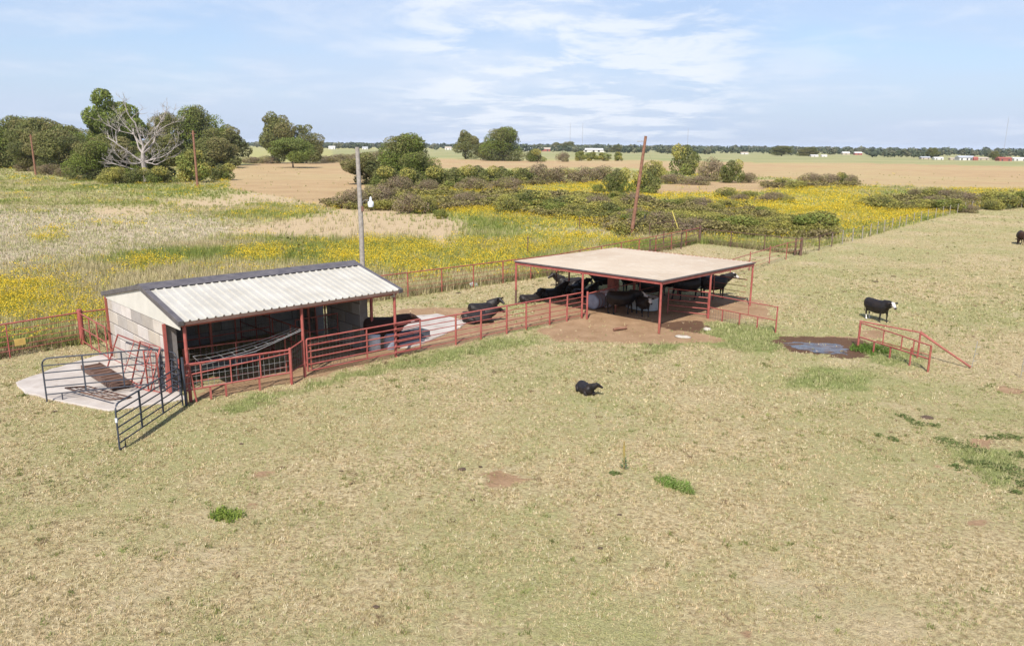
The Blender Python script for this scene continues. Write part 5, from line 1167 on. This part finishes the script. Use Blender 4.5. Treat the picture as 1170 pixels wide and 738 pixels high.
def emit(name, Vs, Cs, label, cat, mat=GRASS):
    V = np.concatenate(Vs); C_ = np.concatenate(Cs); o = np_mesh(name, V, np.arange(len(V)).reshape(-1, 3), C_, mat); tag(o, label, cat, kind='stuff'); return o
def colmix(n, pal, w_=None): pal = np.array(pal); return pal[rng.choice(len(pal), n, p=w_)] * rng.uniform(.85, 1.15, (n, 1))
INSIDE = [(S(9.2, 1.2), S(0, 1.2), S(0, 8.1), S(9.2, 8.1))]
PADP = [(17, 438), (60, 422), (107, 408), (128, 404), (150, 414), (196, 438), (212, 456), (165, 464), (125, 470), (75, 460), (30, 450)]
PAV2 = [(452, 385), (470, 362), (500, 359), (535, 368), (522, 376), (480, 394), (458, 398)]
def blocked(X, Y):
    px_, py_ = proj(X, Y); b = poly_mask(px_, py_, PADP) | poly_mask(px_, py_, PAV2)
    rel = np.stack([X - SO.x, Y - SO.y], 1); u = rel @ np.array([BV.x, BV.y]); v = rel @ np.array([AV.x, AV.y]); return b | ((u > 0) & (u < 9.1) & (v > 0.3) & (v < 8.1))
# short pasture grass
Vs, Cs = [], []
for y0, y1, dens, hh, nb, ww in ((10.5, 18, 230, .05, 5, .006), (18, 26, 170, .055, 5, .008), (26, 38, 100, .065, 4, .011), (38, 60, 40, .08, 4, .017), (60, 95, 16, .07, 4, .022), (95, 150, 6, .08, 4, .035)):
    X, Y = sample(y0, y1, dens); g = fbm(X * .11, Y * .11, 41) * .5 + fbm(X * .8, Y * .8, 44) * .5; lush = look('lush', X, Y); dirt = look('dirt', X, Y, .8); mud = look('mud', X, Y)
    clump = fbm(X * 2.2, Y * 2.2, 47); keep = (look('past', X, Y, .15) > .5) & (rng.random(len(X)) > np.maximum(dirt, mud) * .96) & ~blocked(X, Y) & (clump + rng.uniform(-.25, .25, len(X)) > .36)
    X, Y, g, lush = X[keep], Y[keep], g[keep], lush[keep]; n = len(X)
    isg = (g + lush * .5 + rng.uniform(-.16, .16, n)) > .53
    straw = colmix(n, [(.57, .46, .265), (.62, .51, .31), (.48, .385, .20), (.68, .59, .40), (.34, .265, .14), (.58, .43, .27), (.28, .235, .10)]); gr_ = colmix(n, [(.30, .315, .125), (.37, .365, .155), (.24, .26, .095), (.46, .42, .22)])
    col = np.where(isg[:, None], gr_, straw); P = np.stack([X, Y, np.full(n, -.015)], 1)
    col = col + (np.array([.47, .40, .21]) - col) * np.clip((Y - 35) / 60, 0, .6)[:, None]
    v, c = tufts(P, np.full(n, hh) * rng.uniform(.6, 1.5, n) * (1 + .9 * lush), nb, np.full(n, ww), .9, col, .9); Vs.append(v); Cs.append(c)
for y0, y1, dens, hh, ww in ((10.5, 26, 1.6, .09, .009), (26, 60, .7, .11, .012), (60, 110, .12, .11, .02)):   # rank clumps the cattle leave
    X, Y = sample(y0, y1, dens); cl = fbm(X * .25, Y * .25, 71); keep = (look('past', X, Y, .15) > .5) & (look('dirt', X, Y, .8) < .3) & ~blocked(X, Y) & (cl + rng.uniform(-.15, .15, len(X)) > .50)
    X, Y = X[keep], Y[keep]; k_ = 7; X = np.repeat(X, k_) + rng.normal(0, .07, len(X) * k_); Y = np.repeat(Y, k_) + rng.normal(0, .07, len(Y) * k_); n = len(X)
    v, c = tufts(np.stack([X, Y, np.full(n, -.015)], 1), np.full(n, hh) * rng.uniform(.4, 1.2, n), 5, np.full(n, ww), .8, np.repeat(colmix(n // k_, [(.20, .23, .07), (.26, .27, .09), (.15, .17, .05), (.38, .33, .16), (.24, .17, .10)]), k_, 0), .8); Vs.append(v); Cs.append(c)
emit('pasture_grass', Vs, Cs, 'short dry straw and green grass covering the open pasture', 'grass')
# weeds beyond the fences
VG, CG, VY, CY, VD, CD = [], [], [], [], [], []
def diamonds(P, s, col):
    n = len(P); u = rnd_unit(n); u[:, 2] = np.abs(u[:, 2]) + .5; u /= np.linalg.norm(u, axis=1)[:, None]; a = np.cross(u, rnd_unit(n)); a /= np.linalg.norm(a, axis=1)[:, None] + 1e-9; b = np.cross(u, a); s = s[:, None]
    V = np.stack([P + a * s, P - a * s * .5 + b * s * .87, P - a * s * .5 - b * s * .87], 1).reshape(-1, 3); return V, np.repeat(col, 3, 0)
for y0, y1, dens, k in ((28, 48, 30, 1.0), (48, 75, 14, 1.25), (75, 120, 5.5, 1.7), (120, 190, 1.8, 2.4), (190, 300, .5, 3.6)):
    X, Y = sample(y0, y1, dens, 8); past = look('past', X, Y, .15); bare = look('bare', X, Y, .5); sand = look('sand', X, Y, 1.2); yel = look('yellow', X, Y, 1.4); grey = look('grey', X, Y, 1.2)
    base_ok = (past < .5) & (rng.random(len(X)) > bare * .985) & (rng.random(len(X)) > np.clip(sand * 1.2 - .1, 0, .93)) & ~blocked(X, Y)
    X, Y, yel, grey, sand = [q[base_ok] for q in (X, Y, yel, grey, sand)]; n = len(X); nz = fbm(X * .16, Y * .16, 61); nz2 = fbm(X * .5, Y * .5, 65)
    isY = (yel * .80 + (nz - .5) * 1.3 + (nz2 - .5) * 1.2 + rng.uniform(-.4, .4, n)) > .56; isD = (~isY) & ((grey * .9 + (nz2 - .5) * 1.0 + rng.uniform(-.3, .3, n)) > .5)
    isG = ~(isY | isD); hv = (.35 + .55 * nz) * rng.uniform(.7, 1.25, n)
    lowf = np.where(Y > 100, .75, 1.0) * (1 - .55 * np.clip(look('grey', X, Y, 1.0), 0, 1))
    def pts(m): return np.stack([X[m], Y[m], np.full(m.sum(), -.02)], 1)
    m = isG; dr_ = np.clip((fbm(X[m] * .07, Y[m] * .13, 91) - .5) * 3.2 + (fbm(X[m] * .4, Y[m] * .6, 93) - .5) * 1.6 + rng.normal(0, .25, m.sum()) + .5, 0, 1)[:, None]
    gA, gB, gC = colmix(m.sum(), [(.19, .235, .055), (.24, .275, .07)]), colmix(m.sum(), [(.32, .32, .10), (.37, .35, .12)]), colmix(m.sum(), [(.52, .44, .25), (.46, .38, .22)])
    col = np.where(dr_ < .5, gA + (gB - gA) * dr_ * 2, gB + (gC - gB) * (dr_ * 2 - 1)) * .92
    v, c = tufts(pts(m), (hv * lowf)[m], 6, np.full(m.sum(), .018 * k), .45, col, .55); VG.append(v); CG.append(c)
    m = isD; col = colmix(m.sum(), [(.52, .44, .31), (.46, .40, .28), (.60, .50, .36), (.42, .40, .20), (.36, .36, .16)]); v, c = tufts(pts(m), (hv * .5)[m], 6, np.full(m.sum(), .018 * k), .6, col, .8); VD.append(v); CD.append(c)
    m = isY; col = colmix(m.sum(), [(.24, .28, .06), (.32, .34, .09), (.40, .39, .11)]); hy = (hv * .95)[m]; v, c = tufts(pts(m), hy, 4, np.full(m.sum(), .016 * k), .45, col, .5); VG.append(v); CG.append(c)
    nf_ = 9; Pp = np.repeat(pts(m), nf_, 0); hy2 = np.repeat(hy, nf_); j = len(Pp); Pp = Pp + np.stack([rng.normal(0, .22, j) * k ** .5, rng.normal(0, .22, j) * k ** .5, hy2 * rng.uniform(.6, 1.12, j)], 1)
    col = colmix(j, [(.64, .44, .02), (.71, .52, .04), (.54, .38, .03), (.44, .36, .06)], [.35, .25, .25, .15]); v, c = diamonds(Pp, .036 * k * rng.uniform(.6, 1.4, j), col); VY.append(v); CY.append(c)
SCR = [[(430, 214), (520, 206), (640, 200), (700, 200), (700, 208), (600, 212), (540, 218), (440, 224)], [(560, 224), (640, 224), (700, 226), (760, 236), (850, 240), (950, 262), (958, 276), (900, 274), (800, 268), (720, 272), (640, 252), (570, 244)],
       [(360, 238), (450, 220), (560, 226), (560, 240), (480, 244), (400, 240)], [(1000, 230), (1110, 224), (1110, 238), (1040, 244), (990, 240)], [(1125, 226), (1240, 222), (1240, 238), (1125, 238)], [(870, 206), (980, 203), (980, 214), (870, 216)]]
m = np.zeros(GX.shape)
for q in SCR: m = np.maximum(m, poly_mask(GX, GY, q))
MASK['scrub'] = blur(m, 3)
VS, CS = [], []
for y0, y1, dens in ((60, 110, 30), (110, 190, 12)):
    X, Y = sample(y0, y1, dens, 8); hn = fbm(X * .28, Y * .28, 121) * .6 + fbm(X * .9, Y * .9, 125) * .4; kk = (look('scrub', X, Y, 1.6) * .9 + (hn - .5) * 1.9 > .60) & (look('past', X, Y, .1) < .5)
    X, Y, hn = X[kk], Y[kk], hn[kk]; n = len(X); q = np.clip((fbm(X * .13, Y * .2, 131) - .5) * 3 + .5 + rng.normal(0, .15, n), 0, 1)[:, None]
    top = np.clip((hn - .25) * 3.0, .35, 1.9); nn_ = 6; Xr, Yr = np.repeat(X, nn_), np.repeat(Y, nn_); Pz = np.repeat(top, nn_) * rng.uniform(.15, 1, n * nn_) ** .7
    Pp = np.stack([Xr + rng.normal(0, .22, n * nn_), Yr + rng.normal(0, .22, n * nn_), Pz], 1); cA, cB = colmix(n, [(.26, .245, .065), (.21, .205, .055), (.32, .28, .08)]), colmix(n, [(.25, .20, .11), (.21, .17, .09), (.29, .24, .10)])
    col = np.repeat(cA + (cB - cA) * q, nn_, 0) * rng.uniform(.75, 1.25, (n * nn_, 1)); v, c = diamonds(Pp, rng.uniform(.08, .17, n * nn_) * (1 if y0 < 100 else 1.5), col); VS.append(v); CS.append(c)
emit('scrub_undergrowth', VS, CS, 'low olive brown scrub filling the gaps between the thicket bushes', 'scrub', LEAF)
emit('wild_weeds', VG, CG, 'tall green weeds growing rank beyond the pen fences', 'weeds')
emit('dry_grass', VD, CD, 'greyish dry grass in the rough ground at left', 'dry grass')
emit('yellow_wildflowers', VY, CY, 'mass of yellow wildflowers blooming beyond the fences', 'wildflowers')
# fence-line weeds (brown stems at the foot of the back fence)
fl = []
for a, b in ((c0, c95), (B0, B1), (B1, B2), (B2, B3), (B3, B4)):
    n = int((b - a).length * 34); q = rng.random(n); nn = (b - a).normalized().cross(ZV) * -1
    o2 = rng.uniform(.0, 1.1, n); fl.append(np.stack([a.x + (b.x - a.x) * q + nn.x * o2, a.y + (b.y - a.y) * q + nn.y * o2, np.full(n, -.02)], 1))
P = np.concatenate(fl); P = P[~blocked(P[:, 0], P[:, 1])]; n = len(P); v, c = tufts(P, rng.uniform(.25, .7, n), 6, np.full(n, .014), .5, colmix(n, [(.22, .15, .09), (.16, .17, .06), (.28, .21, .12), (.13, .09, .06), (.3, .28, .1)]), .45)
emit('fence_line_weeds', [v], [c], 'brown and green weeds along the foot of the back fence', 'weeds')
# creeping green weed patches on the pasture
def patch(name, label, spots, hh, dens, pal, group=None, stuff=True, leafy=True):
    Ps = []
    for x, y, rx, ry in spots:
        c = G(x, y); ex = abs(G(x + rx, y).x - c.x); ey = abs(G(x, y - ry).y - c.y); n = int(3.14 * ex * ey * dens) + 30; a = rng.uniform(0, 2 * np.pi, n); q = rng.random(n) ** .75 * (.5 + 1.3 * fbm(np.cos(a) * 1.5 + x, np.sin(a) * 1.5 + y, 7))
        Ps.append(np.stack([c.x + np.cos(a) * q * ex, c.y + np.sin(a) * q * ey, np.zeros(n)], 1))
    P = np.concatenate(Ps); n = len(P); v1, c1 = tufts(P, rng.uniform(.5, 1.2, n) * hh, 5, np.full(n, .012), .8, colmix(n, pal), .8)
    P2 = P + np.stack([rng.normal(0, .02, n), rng.normal(0, .02, n), rng.uniform(.2, 1, n) * hh], 1); v2, c2 = diamonds(P2, rng.uniform(.02, .04, n), colmix(n, pal))
    o = np_mesh(name, np.concatenate([v1, v2]), np.arange(len(v1) + len(v2)).reshape(-1, 3), np.concatenate([c1, c2]), GRASS)
    if stuff: tag(o, label, 'weeds', kind='stuff')
    else: tag(o, label, 'weed')
    return o
DKG = [(.12, .165, .05), (.17, .21, .07), (.09, .13, .04), (.26, .26, .11)]
patch('weed_and_shadow_tufts', 'dark green creeping weeds in patches at the right of the pasture', [(1095, 508, 17, 5), (1078, 502, 8, 3), (1048, 484, 8, 2.5), (1040, 480, 5, 2), (1021, 502, 6, 3), (1094, 534, 7, 4), (1110, 528, 9, 2.5), (1125, 530, 14, 3), (1145, 534, 16, 5), (1160, 540, 14, 8), (1165, 552, 8, 6), (1130, 500, 12, 2), (1165, 520, 10, 4), (1150, 498, 12, 3), (1067, 486, 7, 2), (1160, 562, 5, 3), (1004, 497, 5, 2), (1030, 475, 7, 2), (1120, 515, 8, 2), (1160, 500, 14, 2.5)], .06, 110, DKG)
patch('leafy_weed', 'bright green spreading weed right of the tall stalk', [(762, 551, 10, 5), (775, 556, 11, 5), (785, 561, 7, 4)], .14, 200, [(.16, .25, .05), (.21, .30, .07), (.28, .30, .11)], stuff=False)
patch('leafy_weed', 'yellow green leafy weed alone on the left foreground', [(252, 588, 11, 7), (265, 590, 14, 5)], .13, 170, [(.20, .27, .04), (.27, .32, .07), (.10, .15, .03)], stuff=False)
patch('leafy_weed', 'lush grass clump at the left foot of the red frame', [(1000, 399, 14, 5), (985, 400, 10, 4)], .16, 160, [(.12, .2, .03), (.09, .15, .03)], stuff=False)
# mullein stalk
p = G(713, 536); t = thing('mullein_stalk', 'single tall dry mullein stalk with green base leaves on the pasture', 'plant', (p.x, p.y, 0))
MB().tube([p, p + Vector((-.01, 0, .35)), p + Vector((-.03, 0, .8))], [.02, .018, .012], 7).build('stem', pbr('dry_stalk', (.32, .24, .09), (.25, .2, .07), 5, .8), t)
MB().tube([p + Vector((-.015, 0, .42)), p + Vector((-.025, 0, .7)), p + Vector((-.03, 0, .85))], [.03, .032, .012], 8).build('seed_head', pbr('seed_head', (.36, .28, .08), (.24, .17, .06), 20, .9, bump=.6), t)
for k in range(14):
    a = k * 2.4; h0 = .02 + .025 * k; e = Vector((math.cos(a), math.sin(a), .5)).normalized() * (.18 - .007 * k); s2 = Vector((-math.sin(a), math.cos(a), 0)) * .035; b0 = p + ZV * h0
    MB().add([b0, b0 + e * .5 + s2, b0 + e, b0 + e * .5 - s2, b0 + e * .5 + ZV * .01], [(0, 1, 4), (1, 2, 4), (2, 3, 4), (3, 0, 4)]).build('leaf', pbr('mullein_leaf', (.10, .15, .05), (.13, .19, .07), 6, .8) if k == 0 else bpy.data.materials['mullein_leaf'], t)
patch('weed_and_shadow_tufts', 'low dark tufts standing for the shadow left of the tall stalk', [(703, 541, 6, 2)], .06, 260, DKG)  # dark green tufts laid in the shape of the stalk's cast shadow
for k, o in list(protos.items()):
    if k not in used:
        for ch in list(o.children): bpy.data.objects.remove(ch)
        bpy.data.objects.remove(o)

# ------------------------------------------------------------------ thin summer haze of the open air
mb = MB(); mb.box((0, 14000, 60), (70000, 29000, 124))
hm = bpy.data.materials.new('air_haze'); hm.use_nodes = True; ht = hm.node_tree; ht.nodes.clear()
ho = ht.nodes.new('ShaderNodeOutputMaterial'); hv_ = ht.nodes.new('ShaderNodeVolumePrincipled')
hv_.inputs['Color'].default_value = (0.80, 0.88, 1.0, 1); hv_.inputs['Density'].default_value = 0.00005; hv_.inputs['Anisotropy'].default_value = 0.0
ht.links.new(hv_.outputs[0], ho.inputs['Volume'])
tag(mb.build('haze', hm), kind='stuff')
